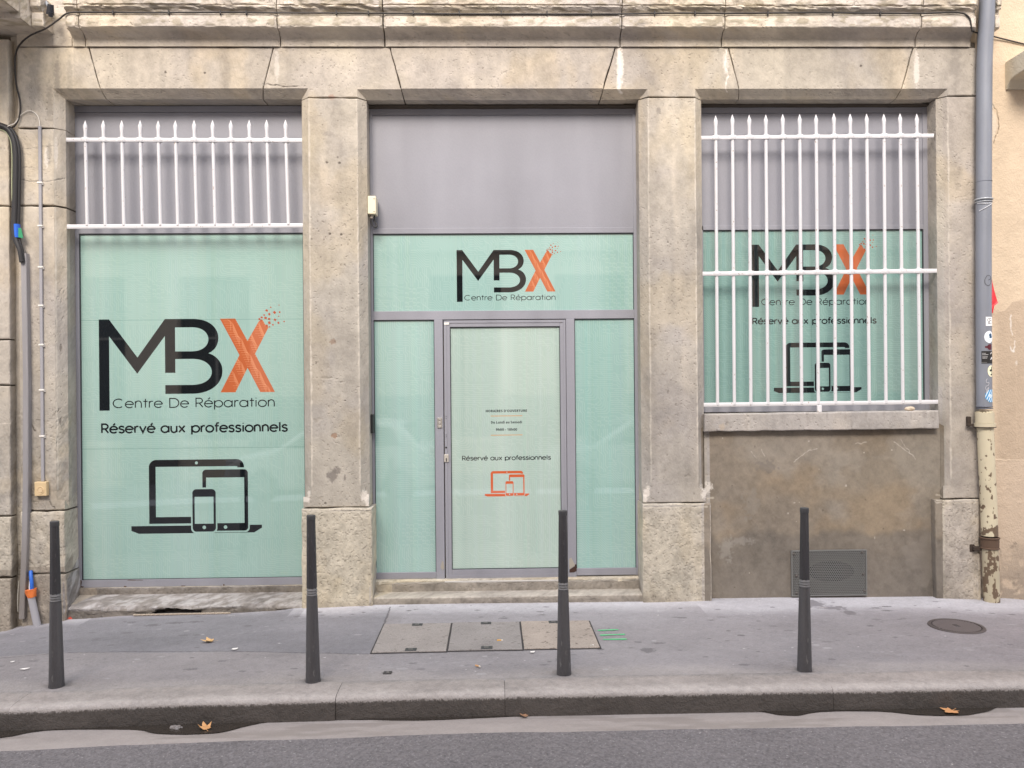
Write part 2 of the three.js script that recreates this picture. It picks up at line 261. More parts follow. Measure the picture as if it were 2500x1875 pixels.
stone('capital_stone', [[jx(3, YB) + G, YB], [1.1, YB], [1.1, 4.056], [1.78, 4.05], [1.78, YB], [jx(4, YB) - G, YB], [jx(4, YT) - G, YT], [jx(3, YT) + G, YT]], [1, 2]);
stone('lintel_stone', [[jx(4, YB) + G, YB], [jx(5, YB) - G, YB], [jx(5, YT) - G, YT], [jx(4, YT) + G, YT]], [2]);
stone('capital_stone', [[jx(5, YB) + G, YB], [3.58, YB], [3.58, 4.06], [3.95, 4.062], [3.95, YT], [jx(5, YT) + G, YT]], [2]);
// piers and their plinths
stone('pier', [[-1.58, 0.78], [-0.94, 0.78], [-0.94, 4.042], [-1.58, 4.045]], [0, 1], 0, 0.005, 0.008);
stone('pier', [[1.14, 0.785], [1.77, 0.785], [1.77, 4.042], [1.14, 4.046]], [1, 2], 0, 0.004, 0.007);
stone('pier', [[3.59, 0.79], [3.95, 0.79], [3.95, 4.052], [3.59, 4.05]], [2], 0, 0.005, 0.007);
stone('jamb_stone', [[-3.745, 3.202], [-3.3, 3.194], [-3.3, 3.803], [-3.745, 3.805]], [0], 0, 0.008, 0.010);
stone('jamb_stone', [[-3.745, 0.785], [-3.3, 0.785], [-3.3, 3.182], [-3.745, 3.19]], [0], 0, 0.006, 0.010);
stone('plinth', [[-1.537, -0.12], [-0.972, -0.12], [-0.972, 0.773], [-1.53, 0.770]], null, 0.032, 0.008, 0.012);
stone('plinth', [[1.186, -0.12], [1.744, -0.12], [1.742, 0.777], [1.19, 0.778]], null, 0.032, 0.008, 0.012);
stone('plinth', [[3.572, -0.12], [3.93, -0.12], [3.93, 0.782], [3.57, 0.781]], null, 0.020, 0.008, 0.012);
stone('plinth', [[-3.735, 0.288], [-3.392, 0.288], [-3.398, 0.772], [-3.74, 0.772]], null, 0.018, 0.010, 0.014);
stone('plinth', [[-3.735, -0.2], [-3.40, -0.2], [-3.372, 0.04], [-3.388, 0.276], [-3.735, 0.272]], null, 0.022, 0.012, 0.016);
// mortar bed seen in the joints, and the mass of the house behind the front
obj('mortar', [box(-3.74, -3.49, -0.2, 4.45, -0.27, -0.022), box(-1.43, -1.09, -0.15, 4.45, -0.27, -0.022), box(1.29, 1.62, -0.15, 4.45, -0.27, -0.022), box(3.735, 3.945, -0.15, 4.45, -0.27, -0.022), box(-3.74, 3.945, 4.15, 4.5, -0.27, -0.022), box(-3.5, -3.41, -0.2, 4.2, -0.27, -0.09), box(-1.51, -1.01, -0.15, 4.2, -0.27, -0.09), box(1.21, 1.705, -0.15, 4.2, -0.27, -0.09), box(3.655, 3.74, -0.15, 4.2, -0.27, -0.09)], mortarM, shop);
// sill and rendered apron of the right bay
{
  const s = new THREE.Shape(roughOutline([[1.70, 1.352], [3.613, 1.358], [3.61, 1.505], [1.704, 1.492]], 0.005, 0.04));
  const g = new THREE.ExtrudeGeometry(s, { depth: 0.19, bevelEnabled: true, bevelThickness: 0.01, bevelSize: 0.01, bevelOffset: -0.01, bevelSegments: 3 }).translate(0, 0, -0.19);
  obj('window_sill', onFacade(clean(g)), stoneM, shop, { label: 'weathered grey stone sill under the barred right window' });
  const a = new THREE.PlaneGeometry(1.94, 1.5, 60, 46).translate(2.68, 0.62, -0.05), p = a.attributes.position;
  for (let i = 0; i < p.count; i++) p.setZ(i, -0.05 + (fb(p.getX(i) * 3, p.getY(i) * 3 + 9, 3) - 0.5) * 0.014 + sm(0.47, 0.4, p.getY(i)) * 0.006);
  a.computeVertexNormals();
  obj('rendered_apron', onFacade(clean(merge([a, box(1.714, 3.644, -0.2, 1.36, -0.29, -0.08)]))), stoneM, shop, { label: 'brown grey rendered wall below the barred window' });
}
// cornice: profile swept between the joints, its upper moulding eroded
const PROF = [[-0.1, 4.452, 0], [0.017, 4.452, 0.15], [0.019, 4.514, 0.1], [0.024, 4.525, 0], [0.036, 4.537, 0], [0.055, 4.552, 0], [0.113, 4.558, 0.1], [0.119, 4.561, 0.2], [0.124, 4.567, 0.14], [0.125, 4.648, 0.1], [0.121, 4.658, 0.15], [0.111, 4.664, 0.2], [0.114, 4.674, 0.4], [0.124, 4.689, 0.8], [0.141, 4.700, 1.1], [0.149, 4.709, 1.1], [0.149, 4.719, 0.8], [0.141, 4.722, 0.4], [0.142, 4.727, 0.5], [0.154, 4.730, 1], [0.158, 4.78, 1.3], [0.150, 4.82, 1], [-0.1, 4.83, 0]];
function sweep(prof, x0, x1, rough, ends = 0.02) {
  const n = Math.max(2, Math.round((x1 - x0) / 0.022)), P = [], idx = [], m = prof.length;
  for (let i = 0; i <= n; i++) {
    const x = lerp(x0, x1, i / n), e = Math.min(x - x0, x1 - x) / ends, edge = e < 1 ? (1 - e) * 0.010 : 0;
    for (let j = 0; j < m; j++) {
      const [z, y, w] = prof[j];
      const ero = w * rough * (Math.max(0, fb(x * 9 + j * 0.6, j * 0.5 + 20, 3) - 0.46) * 0.055 + (vn(x * 38 + j * 3, j * 2.1) - 0.5) * 0.008);
      const cz = z > 0 ? -ero - edge * (w > 0 ? 1 : 0.3) : 0;
      P.push(x + (i === 0 || i === n ? 0 : (vn(x * 50, j) - 0.5) * 0.004), y + (w ? (vn(x * 26 + 8, j * 1.7) - 0.5) * 0.007 * w * rough + (j === 7 || j === 8 ? ero * 0.3 + edge * 1.5 : 0) : 0), z + cz);
    }
  }
  for (let i = 0; i < n; i++) for (let j = 0; j < m - 1; j++) { const a = i * m + j, b = a + m; idx.push(a, b, a + 1, b, b + 1, a + 1); }
  const g = new THREE.BufferGeometry(); g.setAttribute('position', new THREE.Float32BufferAttribute(P, 3)); g.setIndex(idx);
  const side = toCreasedNormals(g, 0.6);
  const caps = [0, n].map((i) => { const s = new THREE.Shape(prof.map((_, j) => new THREE.Vector2(P[(i * m + j) * 3 + 2], P[(i * m + j) * 3 + 1]))); const c = new THREE.ShapeGeometry(s); const q = c.attributes.position; for (let k = 0; k < q.count; k++) { const zz = q.getX(k), yy = q.getY(k); q.setXYZ(k, lerp(x0, x1, i / n), yy, zz); } c.computeVertexNormals(); return c; });
  return merge([side, ...caps]);
}
const CJ = [[-3.305, -3.207, 1.0], [-3.201, -1.671, 1.2], [-1.664, -0.845, 1.3], [-0.834, 1.040, 0.5], [1.048, 1.860, 0.9], [1.868, 3.438, 1.0]];
for (const [a, b, r] of CJ) obj('cornice_stone', onFacade(sweep(PROF, a, b, r)), stoneM, shop);
{
  const up = PROF.slice(6), band = [...PROF.slice(0, 7), [0.1, 4.56, 0], [-0.1, 4.56, 0]];
  obj('cornice_stone', onFacade(merge([sweep([[-0.1, 4.558, 0], ...up], 3.446, 3.878, 0.9), sweep([[-0.1, 4.558, 0], ...up], 4.038, 4.072, 0.5), sweep(band, 3.446, 3.895, 0.4), sweep([[-0.1, 4.47, 0], [0.035, 4.47, 0], [0.04, 4.52, 0], [0.07, 4.545, 0], [0.1, 4.56, 0], [-0.1, 4.56, 0]], 4.03, 4.055, 0.3)])), stoneM, shop);
}
obj('frieze_stone', onFacade(slab([[-3.745, 4.455], [-3.312, 4.455], [-3.312, 4.9], [-3.745, 4.9]], -0.28, 0.004, 0.004)), stoneM, shop);
obj('house_body', [box(-3.745, 3.95, -0.4, 12.5, -8, -0.275), box(-3.74, 3.945, 4.82, 12.5, -0.275, -0.01)], std(0.45, 0.40, 0.32, 0.92), shop);

// ------------------------------------------------------------------ step and threshold stones
function worn(x0, x1, prof, hole) {
  const n = Math.round((x1 - x0) / 0.009), m = prof.length, P = [], idx = [];
  for (let i = 0; i <= n; i++) {
    const x = lerp(x0, x1, i / n); const arch = hole ? hole(x) : -9;
    for (let j = 0; j < m; j++) {
      let [z, y, w] = prof[j];
      y += w * ((fb(x * 6 + 3, j * 0.9, 3) - 0.5) * 0.04 + (vn(x * 40, j * 3) - 0.5) * 0.008); z += w * ((fb(x * 5 + 70, j * 0.7, 3) - 0.5) * 0.05 + (vn(x * 45, j * 5 + 9) - 0.5) * 0.006);
      if (y < arch && z > -0.06) { if (prof[j - 1][0] > -0.06 && j && prof[j - 1][1] > arch + 0.02) { y = arch; } else z -= 0.14; }
      P.push(x, y, z);
    }
  }
  for (let i = 0; i < n; i++) for (let j = 0; j < m - 1; j++) { const a = i * m + j, b = a + m; idx.push(a, a + 1, b, b, a + 1, b + 1); }
  const g = new THREE.BufferGeometry(); g.setAttribute('position', new THREE.Float32BufferAttribute(P, 3)); g.setIndex(idx); return toCreasedNormals(g, 0.7);
}
{
  const hole = (x) => { const t = (x + 2.53) / 0.2; return Math.abs(t) < 1 ? -0.062 + 0.048 * Math.sqrt(1 - t * t) * (0.85 + 0.3 * vn(x * 14, 3)) : -9; };
  obj('step_stone', onFacade(worn(-3.40, -1.525, [[-0.2, 0.066, 0], [-0.165, 0.062, 0.1], [-0.11, 0.05, 0.5], [-0.06, 0.034, 0.7], [-0.025, 0.022, 0.8], [-0.005, 0.010, 0.8], [0.004, -0.003, 0.7], [0.002, -0.018, 0.7], [-0.004, -0.035, 0.7], [-0.006, -0.055, 0.5], [-0.006, -0.12, 0], [-0.006, -0.2, 0]], hole)), stoneM, shop, { label: 'crumbling worn step under the left shop window with a dark hole' });
  obj('concrete_strip', onFacade(box(-3.40, -1.52, 0.0, 0.117, -0.26, -0.178)), stoneM, shop);
  obj('threshold_stone', onFacade(worn(-1.0, 1.2, [[-0.2, 0.060, 0], [-0.13, 0.058, 0.2], [-0.07, 0.054, 0.25], [-0.03, 0.050, 0.3], [-0.010, 0.045, 0.3], [-0.002, 0.036, 0.3], [0.001, 0.02, 0.2], [-0.001, 0.0, 0.2], [-0.001, -0.1, 0]])), stoneM, shop);
  obj('concrete_strip', onFacade(worn(-1.0, 1.2, [[-0.22, 0.152, 0], [-0.165, 0.150, 0.1], [-0.158, 0.142, 0.25], [-0.152, 0.12, 0.45], [-0.15, 0.09, 0.45], [-0.148, 0.06, 0.3], [-0.146, 0.03, 0]])), stoneM, shop);
  // braided joint rope lying at the foot of the step
  const r = thing('braided_cord', 'pale braided cord lying in the joint below the left window step', 'cord', [-2.48, -0.05, 0.03]);
  const a = [], b = []; for (let i = 0; i <= 120; i++) { const x = lerp(-2.86, -2.1, i / 120), t = i * 1.1, y = -0.052 + (x + 2.86) * 0.006, z = 0.022; a.push([x, y + Math.sin(t) * 0.004, z + Math.cos(t) * 0.004]); b.push([x, y - Math.sin(t) * 0.004, z - Math.cos(t) * 0.004]); }
  obj('strand', tube(a, 0.0048, 240, 5), std(0.48, 0.41, 0.33, 0.95), r); obj('strand', tube(b, 0.0048, 240, 5), std(0.40, 0.34, 0.27, 0.95), r);
}

// ------------------------------------------------------------------ painted metal
const paintMaps = bakeMaps(0, 2.2, 0, 2.2, 768, 768, (x, y, o) => {
  const s = fb(x * 5, y * 0.7 + 4, 3), m = fb(x * 2.5 + 8, y * 2.5, 4), g = vn(x * 160, y * 160), v = 1 + (m - 0.5) * 0.18 + (s - 0.5) * 0.26 + (g - 0.5) * 0.05;
  o[0] = 0.270 * v; o[1] = 0.272 * v; o[2] = 0.305 * v; o[3] = 0.5 + (g - 0.5) * 0.2 + (m - 0.5) * 0.3;
});
const greyPaint = new THREE.MeshStandardMaterial({ ...paintMaps, roughness: 0.5, bumpScale: 0.0015 });
const onPaint = (g) => uvPlane(clean(g), 0, 2.2, 0, 2.2);
const whiteMaps = bakeMaps(0, 1.1, 0, 1.1, 512, 512, (x, y, o) => { const m = fb(x * 8, y * 8, 4), c = sm(0.79, 0.83, fb(x * 60, y * 42 + 3, 3)), v = 1 + (m - 0.5) * 0.12; o[0] = 0.645 * v; o[1] = 0.64 * v; o[2] = 0.655 * v; mix3(o, 0.30, 0.22, 0.16, c * 0.7); o[3] = m - c * 0.3; });
const whitePaint = new THREE.MeshStandardMaterial({ ...whiteMaps, roughness: 0.5, bumpScale: 0.002 });
const onBar = (g) => uvPlane(clean(g), 0, 1.1, 0, 1.1);
const blackGasket = std(0.03, 0.035, 0.04, 0.7), steel = std(0.55, 0.52, 0.47, 0.35, 0.7);

// ------------------------------------------------------------------ print on the glass film
const INK = '#14181b', ORANGE = '#b4603a';
const TEXT_GLYPH = {
  o: [0.80, (c) => { c.arc(0.40, 0.36, 0.36, 0, 7); }], e: [0.80, (c) => { c.moveTo(0.04, 0.38); c.lineTo(0.76, 0.38); c.arc(0.40, 0.36, 0.36, 0.03, 5.55); }],
  c: [0.72, (c) => { c.arc(0.40, 0.36, 0.36, 0.75, 5.53); }], a: [0.86, (c) => { c.arc(0.40, 0.36, 0.36, 0, 7); c.moveTo(0.77, 0); c.lineTo(0.77, 0.73); }],
  p: [0.86, (c) => { c.arc(0.45, 0.36, 0.36, 0, 7); c.moveTo(0.08, 0.73); c.lineTo(0.08, -0.28); }], d: [0.86, (c) => { c.arc(0.40, 0.36, 0.36, 0, 7); c.moveTo(0.77, 0); c.lineTo(0.77, 1.04); }],
  n: [0.72, (c) => { c.moveTo(0.08, 0); c.lineTo(0.08, 0.73); c.moveTo(0.08, 0.42); c.bezierCurveTo(0.1, 0.86, 0.62, 0.86, 0.62, 0.40); c.lineTo(0.62, 0); }],
  u: [0.72, (c) => { c.moveTo(0.62, 0); c.lineTo(0.62, 0.73); c.moveTo(0.08, 0.73); c.lineTo(0.08, 0.33); c.bezierCurveTo(0.08, -0.13, 0.6, -0.13, 0.62, 0.31); }],
  r: [0.44, (c) => { c.moveTo(0.08, 0); c.lineTo(0.08, 0.73); c.moveTo(0.08, 0.40); c.bezierCurveTo(0.1, 0.68, 0.24, 0.75, 0.42, 0.69); }],
  t: [0.42, (c) => { c.moveTo(0.21, 0); c.lineTo(0.21, 0.98); c.moveTo(0.02, 0.70); c.lineTo(0.41, 0.70); }], i: [0.24, (c) => { c.moveTo(0.12, 0); c.lineTo(0.12, 0.73); c.moveTo(0.12, 0.92); c.lineTo(0.12, 1.0); }],
  l: [0.24, (c) => { c.moveTo(0.12, 0); c.lineTo(0.12, 1.04); }], f: [0.44, (c) => { c.moveTo(0.2, 0); c.lineTo(0.2, 0.8); c.bezierCurveTo(0.2, 1.02, 0.32, 1.06, 0.44, 1.0); c.moveTo(0.03, 0.70); c.lineTo(0.42, 0.70); }],
  v: [0.70, (c) => { c.moveTo(0.05, 0.73); c.lineTo(0.35, 0.02); c.lineTo(0.65, 0.73); }], x: [0.70, (c) => { c.moveTo(0.06, 0.73); c.lineTo(0.62, 0); c.moveTo(0.62, 0.73); c.lineTo(0.06, 0); }],
  s: [0.60, (c) => { c.moveTo(0.52, 0.60); c.bezierCurveTo(0.42, 0.80, 0.08, 0.76, 0.09, 0.54); c.bezierCurveTo(0.10, 0.34, 0.53, 0.44, 0.53, 0.20); c.bezierCurveTo(0.53, -0.06, 0.14, -0.04, 0.06, 0.13); }],
  C: [1.04, (c) => { c.arc(0.52, 0.5, 0.48, 0.85, 5.43); }], D: [0.98, (c) => { c.moveTo(0.10, 0); c.lineTo(0.42, 0); c.bezierCurveTo(1.08, 0.0, 1.08, 1.0, 0.42, 1.0); c.lineTo(0.10, 1); c.closePath(); }],
  R: [0.78, (c) => { c.moveTo(0.10, 0); c.lineTo(0.10, 1); c.lineTo(0.38, 1); c.bezierCurveTo(0.78, 1.0, 0.78, 0.45, 0.38, 0.45); c.lineTo(0.10, 0.45); c.moveTo(0.40, 0.45); c.lineTo(0.72, 0); }],
  ' ': [0.42, () => {}],
};
function strokeText(c, text, x, y, width, cap, weight, color) {
  const chars = []; let tot = 0;
  for (const ch of text) { const acc = ch === 'é'; const g = TEXT_GLYPH[acc ? 'e' : ch]; chars.push([g, acc]); tot += g[0] + 0.06; }
  const sx = width / tot; c.save(); c.translate(x, y); c.strokeStyle = color; c.lineJoin = 'miter'; c.lineCap = 'butt';
  let px = 0;
  for (const [g, acc] of chars) { c.save(); c.translate(px * sx, 0); c.scale(sx, -cap); c.beginPath(); g[1](c); if (acc) { c.moveTo(0.36, 0.86); c.lineTo(0.54, 1.06); } c.restore(); c.lineWidth = weight * cap; c.stroke(); px += g[0] + 0.06; }
  c.restore();
}
function drawLogo(c, ox, oy, s, traces) {           // units: left edge of the M = 0, its top = 0
  c.save(); c.translate(ox, oy); c.scale(s, s); c.fillStyle = INK;
  const poly = (p) => { c.beginPath(); p.forEach(([x, y], i) => i ? c.lineTo(x, y) : c.moveTo(x, y)); c.closePath(); c.fill(); };
  poly([[0, 0], [61, 0], [230, 232], [396, 0], [457, 0], [457, 326], [396, 326], [396, 102], [228, 330], [61, 102], [61, 552], [0, 552]]);
  c.beginPath(); c.moveTo(440, 0); c.lineTo(560, 0); c.bezierCurveTo(750, 0, 750, 176, 656, 209); c.bezierCurveTo(790, 250, 770, 452, 560, 454); c.lineTo(396, 454); c.lineTo(396, 401); c.lineTo(556, 401); c.bezierCurveTo(720, 401, 712, 243, 560, 243); c.lineTo(440, 243); c.lineTo(440, 197); c.lineTo(560, 197); c.bezierCurveTo(690, 197, 690, 51, 560, 51); c.lineTo(440, 51); c.closePath(); c.fill();
  c.save(); c.beginPath(); const X = [[728, 0], [820, 0], [893, 136], [962, 18], [985, 8], [1004, 44], [1022, 52], [938, 215], [1056, 448], [968, 448], [892, 300], [818, 448], [728, 448], [844, 222]];
  X.forEach(([x, y], i) => i ? c.lineTo(x, y) : c.moveTo(x, y)); c.closePath(); c.fillStyle = ORANGE; c.fill(); c.clip(); if (traces) traces(c); c.restore();
  c.fillStyle = '#a94526';
  for (const [x, y, q] of [[1010, -47, 14], [1035, -67, 8], [1085, -80, 6], [1057, -35, 16], [1025, -25, 14], [995, -20, 10], [1088, -37, 10], [980, -5, 12], [1003, -2, 15], [1025, 5, 14], [1060, 10, 14], [1083, -12, 7], [1025, 27, 16], [1080, 28, 12], [1115, 20, 8], [1047, 40, 10], [965, 5, 12], [1010, 45, 13], [1027, 52, 8], [975, 13, 12]]) { c.save(); c.translate(x, y); c.rotate((x * 7 + y) % 1.3); c.fillRect(-q / 2, -q / 2, q, q * 0.85); c.restore(); }
  strokeText(c, 'Centre De Réparation', 80, 536, 982, 54, 0.115, INK);
  c.restore();
}
function drawDevices(c, ox, oy, s, col, bg) {      // laptop, tablet and phone sign; origin = outer top left of the laptop screen
  c.save(); c.translate(ox, oy); c.scale(s, s); c.fillStyle = col;
  const rr2 = (x, y, w, h, r) => { c.beginPath(); c.roundRect(x, y, w, h, r); };
  const ring = (x, y, w, h, r, l, t, b) => { c.beginPath(); c.roundRect(x, y, w, h, r); c.rect(x + l, y + h - b, w - 2 * l, -(h - b - t)); c.fill('evenodd'); };
  ring(0, 0, 572, 387, [44, 44, 0, 0], 40, 42, 40); c.save(); c.globalCompositeOperation = 'destination-out';
  c.fillRect(530, 50, 60, 400); c.restore();
  c.beginPath(); c.moveTo(-108, 400); c.lineTo(678, 400); c.lineTo(678, 418); c.lineTo(630, 446); c.lineTo(-64, 446); c.lineTo(-108, 428); c.closePath(); c.fill();
  c.save(); c.globalCompositeOperation = 'destination-out'; rr2(312, 52, 292, 392, 26); c.fill(); c.fillRect(0, 388, 260, 12); c.restore();
  ring(321, 62, 274, 372, 22, 22, 48, 46); c.save(); c.globalCompositeOperation = 'destination-out'; rr2(251, 170, 158, 278, 30); c.fill(); c.beginPath(); c.arc(458, 412, 11, 0, 7); c.fill(); c.beginPath(); c.arc(286, 20, 9, 0, 7); c.fill(); c.restore();
  ring(260, 180, 140, 258, 24, 13, 46, 48); c.save(); c.globalCompositeOperation = 'destination-out'; c.beginPath(); c.arc(330, 412, 11, 0, 7); c.fill(); c.restore();
  c.restore();
}
// printed circuit lines, seeded: the sheet is cut into blocks, each filled with one run of parallel tracks
function traces(c, w, h, s, alpha) {
  const gap = 0.0165 * s; c.strokeStyle = `rgba(240,250,242,${alpha})`; c.lineWidth = Math.max(1, 0.0046 * s); c.lineJoin = 'round';
  const block = (x, y, bw, bh) => {
    const k = rnd(), n = Math.floor(bh / gap), m = Math.floor(bw / gap); c.save(); c.beginPath(); c.rect(x, y, bw, bh); c.clip(); c.beginPath();
    if (k < 0.30) for (let i = 0; i < n; i++) { const Y = y + (i + 0.5) * gap, q = x + bw * (0.25 + 0.5 * Math.abs(((i * 0.13 + k * 9) % 1) - 0.5) * 2); c.moveTo(x + (i % 4 === 1 ? gap * 2 : 0), Y); c.lineTo(q, Y); c.lineTo(q + gap, Y + gap); c.lineTo(x + bw - (i % 5 === 2 ? gap * 3 : 0), Y + gap); }
    else if (k < 0.60) for (let i = 0; i < m; i++) { const X = x + (i + 0.5) * gap, q = y + bh * (0.25 + 0.5 * Math.abs(((i * 0.11 + k * 7) % 1) - 0.5) * 2); c.moveTo(X, y + (i % 4 === 2 ? gap * 2 : 0)); c.lineTo(X, q); c.lineTo(X + gap, q + gap); c.lineTo(X + gap, y + bh - (i % 3 === 1 ? gap * 2 : 0)); }
    else if (k < 0.75) for (let i = 0; i < n + m; i++) { const o = i * gap * 1.2; c.moveTo(x, y + o - bw * 0.7); c.lineTo(x + bw * 0.3, y + o - bw * 0.7); c.lineTo(x + bw * 0.8, y + o - bw * 0.2); c.lineTo(x + bw, y + o - bw * 0.2); }
    else if (k < 0.88) for (let i = 1; i * gap < Math.min(bw, bh); i++) { const r = i * gap, f = k < 0.82; c.moveTo(f ? x + r : x + bw - r, y); c.lineTo(f ? x + r : x + bw - r, y + Math.max(0, r - gap)); c.lineTo(f ? x + r - gap : x + bw - r + gap, y + r); c.lineTo(f ? x : x + bw, y + r); }
    else for (let i = 0; i < m; i += 2) for (let q = 0; q < n; q += 2) { if ((i * 7 + q * 5) % 3 === 0) { const X0 = x + (i + 0.5) * gap, Y0 = y + (q + 0.5) * gap; c.moveTo(X0, Y0); c.lineTo(X0 + gap * 2, Y0); continue; } const X = x + (i + 1) * gap, Y = y + (q + 1) * gap; c.moveTo(X + gap * 0.36, Y); c.arc(X, Y, gap * 0.36, 0, 7); c.moveTo(X + gap * 0.36, Y); c.lineTo(X + gap * 1.1, Y); c.lineTo(X + gap * 1.1, Y + gap * 1.3); }
    c.stroke(); c.restore();
  };
  const cut = (x, y, bw, bh, d) => {
    if (d > 0 && Math.max(bw, bh) > 0.16 * s && (Math.max(bw, bh) > 0.42 * s || rnd() < 0.86)) { const f = rr(0.35, 0.65); if (bw > bh) { cut(x, y, bw * f, bh, d - 1); cut(x + bw * f, y, bw * (1 - f), bh, d - 1); } else { cut(x, y, bw, bh * f, d - 1); cut(x, y + bh * f, bw, bh * (1 - f), d - 1); } } else block(x, y, bw, bh);
  };
  cut(0, 0, w, h, 9);
}
function filmPane(x0, x1, y0, y1, base, draw, alpha = 0.10, s = 700) {
  const w = Math.round((x1 - x0) * s), h = Math.round((y1 - y0) * s), cv = document.createElement('canvas'); cv.width = w; cv.height = h;
  const c = cv.getContext('2d'); c.fillStyle = base; c.fillRect(0, 0, w, h);
  for (let i = 0; i < 24; i++) { const gx = rr(0, w), gw = rr(20, 160); const g = c.createLinearGradient(gx - gw, 0, gx + gw, 0), a = rr(0.01, 0.035), col = rnd() < 0.5 ? '255,255,255' : '60,110,95'; g.addColorStop(0, `rgba(${col},0)`); g.addColorStop(0.5, `rgba(${col},${a})`); g.addColorStop(1, `rgba(${col},0)`); c.fillStyle = g; c.fillRect(gx - gw, 0, gw * 2, h); }
  traces(c, w, h, s, alpha);
  if (draw) {                                          // print drawn on a sheet of its own, then laid over the film
    const pv = document.createElement('canvas'); pv.width = w; pv.height = h; const p = pv.getContext('2d');
    draw(p, (x) => (x - x0) * s, (y) => (y1 - y) * s, s, w, h); c.drawImage(pv, 0, 0);
  }
  const t = new THREE.CanvasTexture(cv); t.colorSpace = THREE.SRGBColorSpace; t.anisotropy = 8;
  return new THREE.MeshPhysicalMaterial({ map: t, roughness: 0.025, ior: 1.88 });
}
const uvRect = (g, x0, x1, y0, y1) => { g = clean(g); const p = g.attributes.position, u = g.attributes.uv; for (let i = 0; i < p.count; i++) u.setXY(i, (p.getX(i) - x0) / (x1 - x0), (p.getY(i) - y0) / (y1 - y0)); return g; };
function pane(parent, x0, x1, y0, y1, z, mat, label) { return obj('pane', uvRect(box(x0, x1, y0, y1, z - 0.008, z), x0, x1, y0, y1), mat, parent, label ? { label } : undefined); }
const bars = (list, z0, z1, r = 0.003) => list.map(([a, b, c, d]) => box(a, b, c, d, z0, z1, r));
const FILM = '#95b3ab', FILM2 = '#94b4ad', FILM3 = '#a7bab1', FILM4 = '#7fa09a';
const xTraces = (c) => { c.strokeStyle = 'rgba(245,195,155,0.42)'; c.lineWidth = 2.2; for (let i = 0; i < 120; i++) { const x = 730 + (i * 53) % 320, y = (i * 97) % 440; c.beginPath(); c.moveTo(x, y); c.lineTo(x + 40, y); c.lineTo(x + 62, y + 22); c.lineTo(x + 62, y + 70); c.stroke(); } };

// left window
{
  const w = sub('shop_window', shop, 'tall left shop window with black and orange lettering on green film');
  obj('frame', onPaint(merge(bars([[-3.408, -3.371, 0.117, 3.055], [-1.548, -1.50, 0.117, 3.055], [-3.371, -1.548, 3.007, 3.055], [-3.371, -1.548, 0.117, 0.178]], -0.26, -0.2))), greyPaint, w);
  obj('metal_panel', onPaint(merge([box(-3.40, -1.51, 3.058, 4.0, -0.25, -0.213), box(-3.40, -1.51, 4.003, 4.052, -0.25, -0.207)])), greyPaint, w, { label: 'plain grey metal panel behind the spiked left grille' });
  obj('gasket', bars([[-3.371, -3.364, 0.178, 3.007], [-1.555, -1.548, 0.178, 3.007], [-3.364, -1.555, 3.0, 3.007], [-3.364, -1.555, 0.178, 0.182]], -0.24, -0.206, 0), blackGasket, w);
  const m = filmPane(-3.364, -1.555, 0.182, 3.0, FILM, (c, X, Y, s) => {
    const u = 0.001352 * s; drawLogo(c, X(-3.222), Y(2.307), u, xTraces);
    strokeText(c, 'Réservé aux professionnels', X(-3.212), Y(1.378), 1128 * u, 53 * u, 0.19, INK);
    drawDevices(c, X(-2.826), Y(1.152), u, INK);
    c.strokeStyle = 'rgba(50,90,80,0.55)'; c.lineWidth = 1.5; for (const y of [2.30, 1.247]) { c.beginPath(); c.moveTo(0, Y(y)); c.lineTo(9999, Y(y)); c.stroke(); }
  });
  pane(w, -3.364, -1.555, 0.182, 3.0, -0.215, m);
  const chipM = std(0.10, 0.062, 0.042, 0.9);
  for (const [x, y, a, b] of [[-2.965, 0.1745, 0.045, 0.0032], [-2.90, 0.1735, 0.03, 0.0028], [-3.02, 0.122, 0.012, 0.006], [-2.55, 0.1215, 0.02, 0.003], [-2.22, 0.124, 0.006, 0.009], [-3.385, 0.16, 0.014, 0.03], [-3.375, 0.125, 0.022, 0.007]]) obj('rust_chip', clean(new THREE.ShapeGeometry(new THREE.Shape(roughOutline([[x - a, y - b * 0.6], [x + a * 0.7, y - b], [x + a, y + b * 0.5], [x - a * 0.6, y + b]], Math.min(a, b) * 0.6, Math.min(a, b) * 1.2)))).translate(0, 0, -0.1988), chipM, w);
}
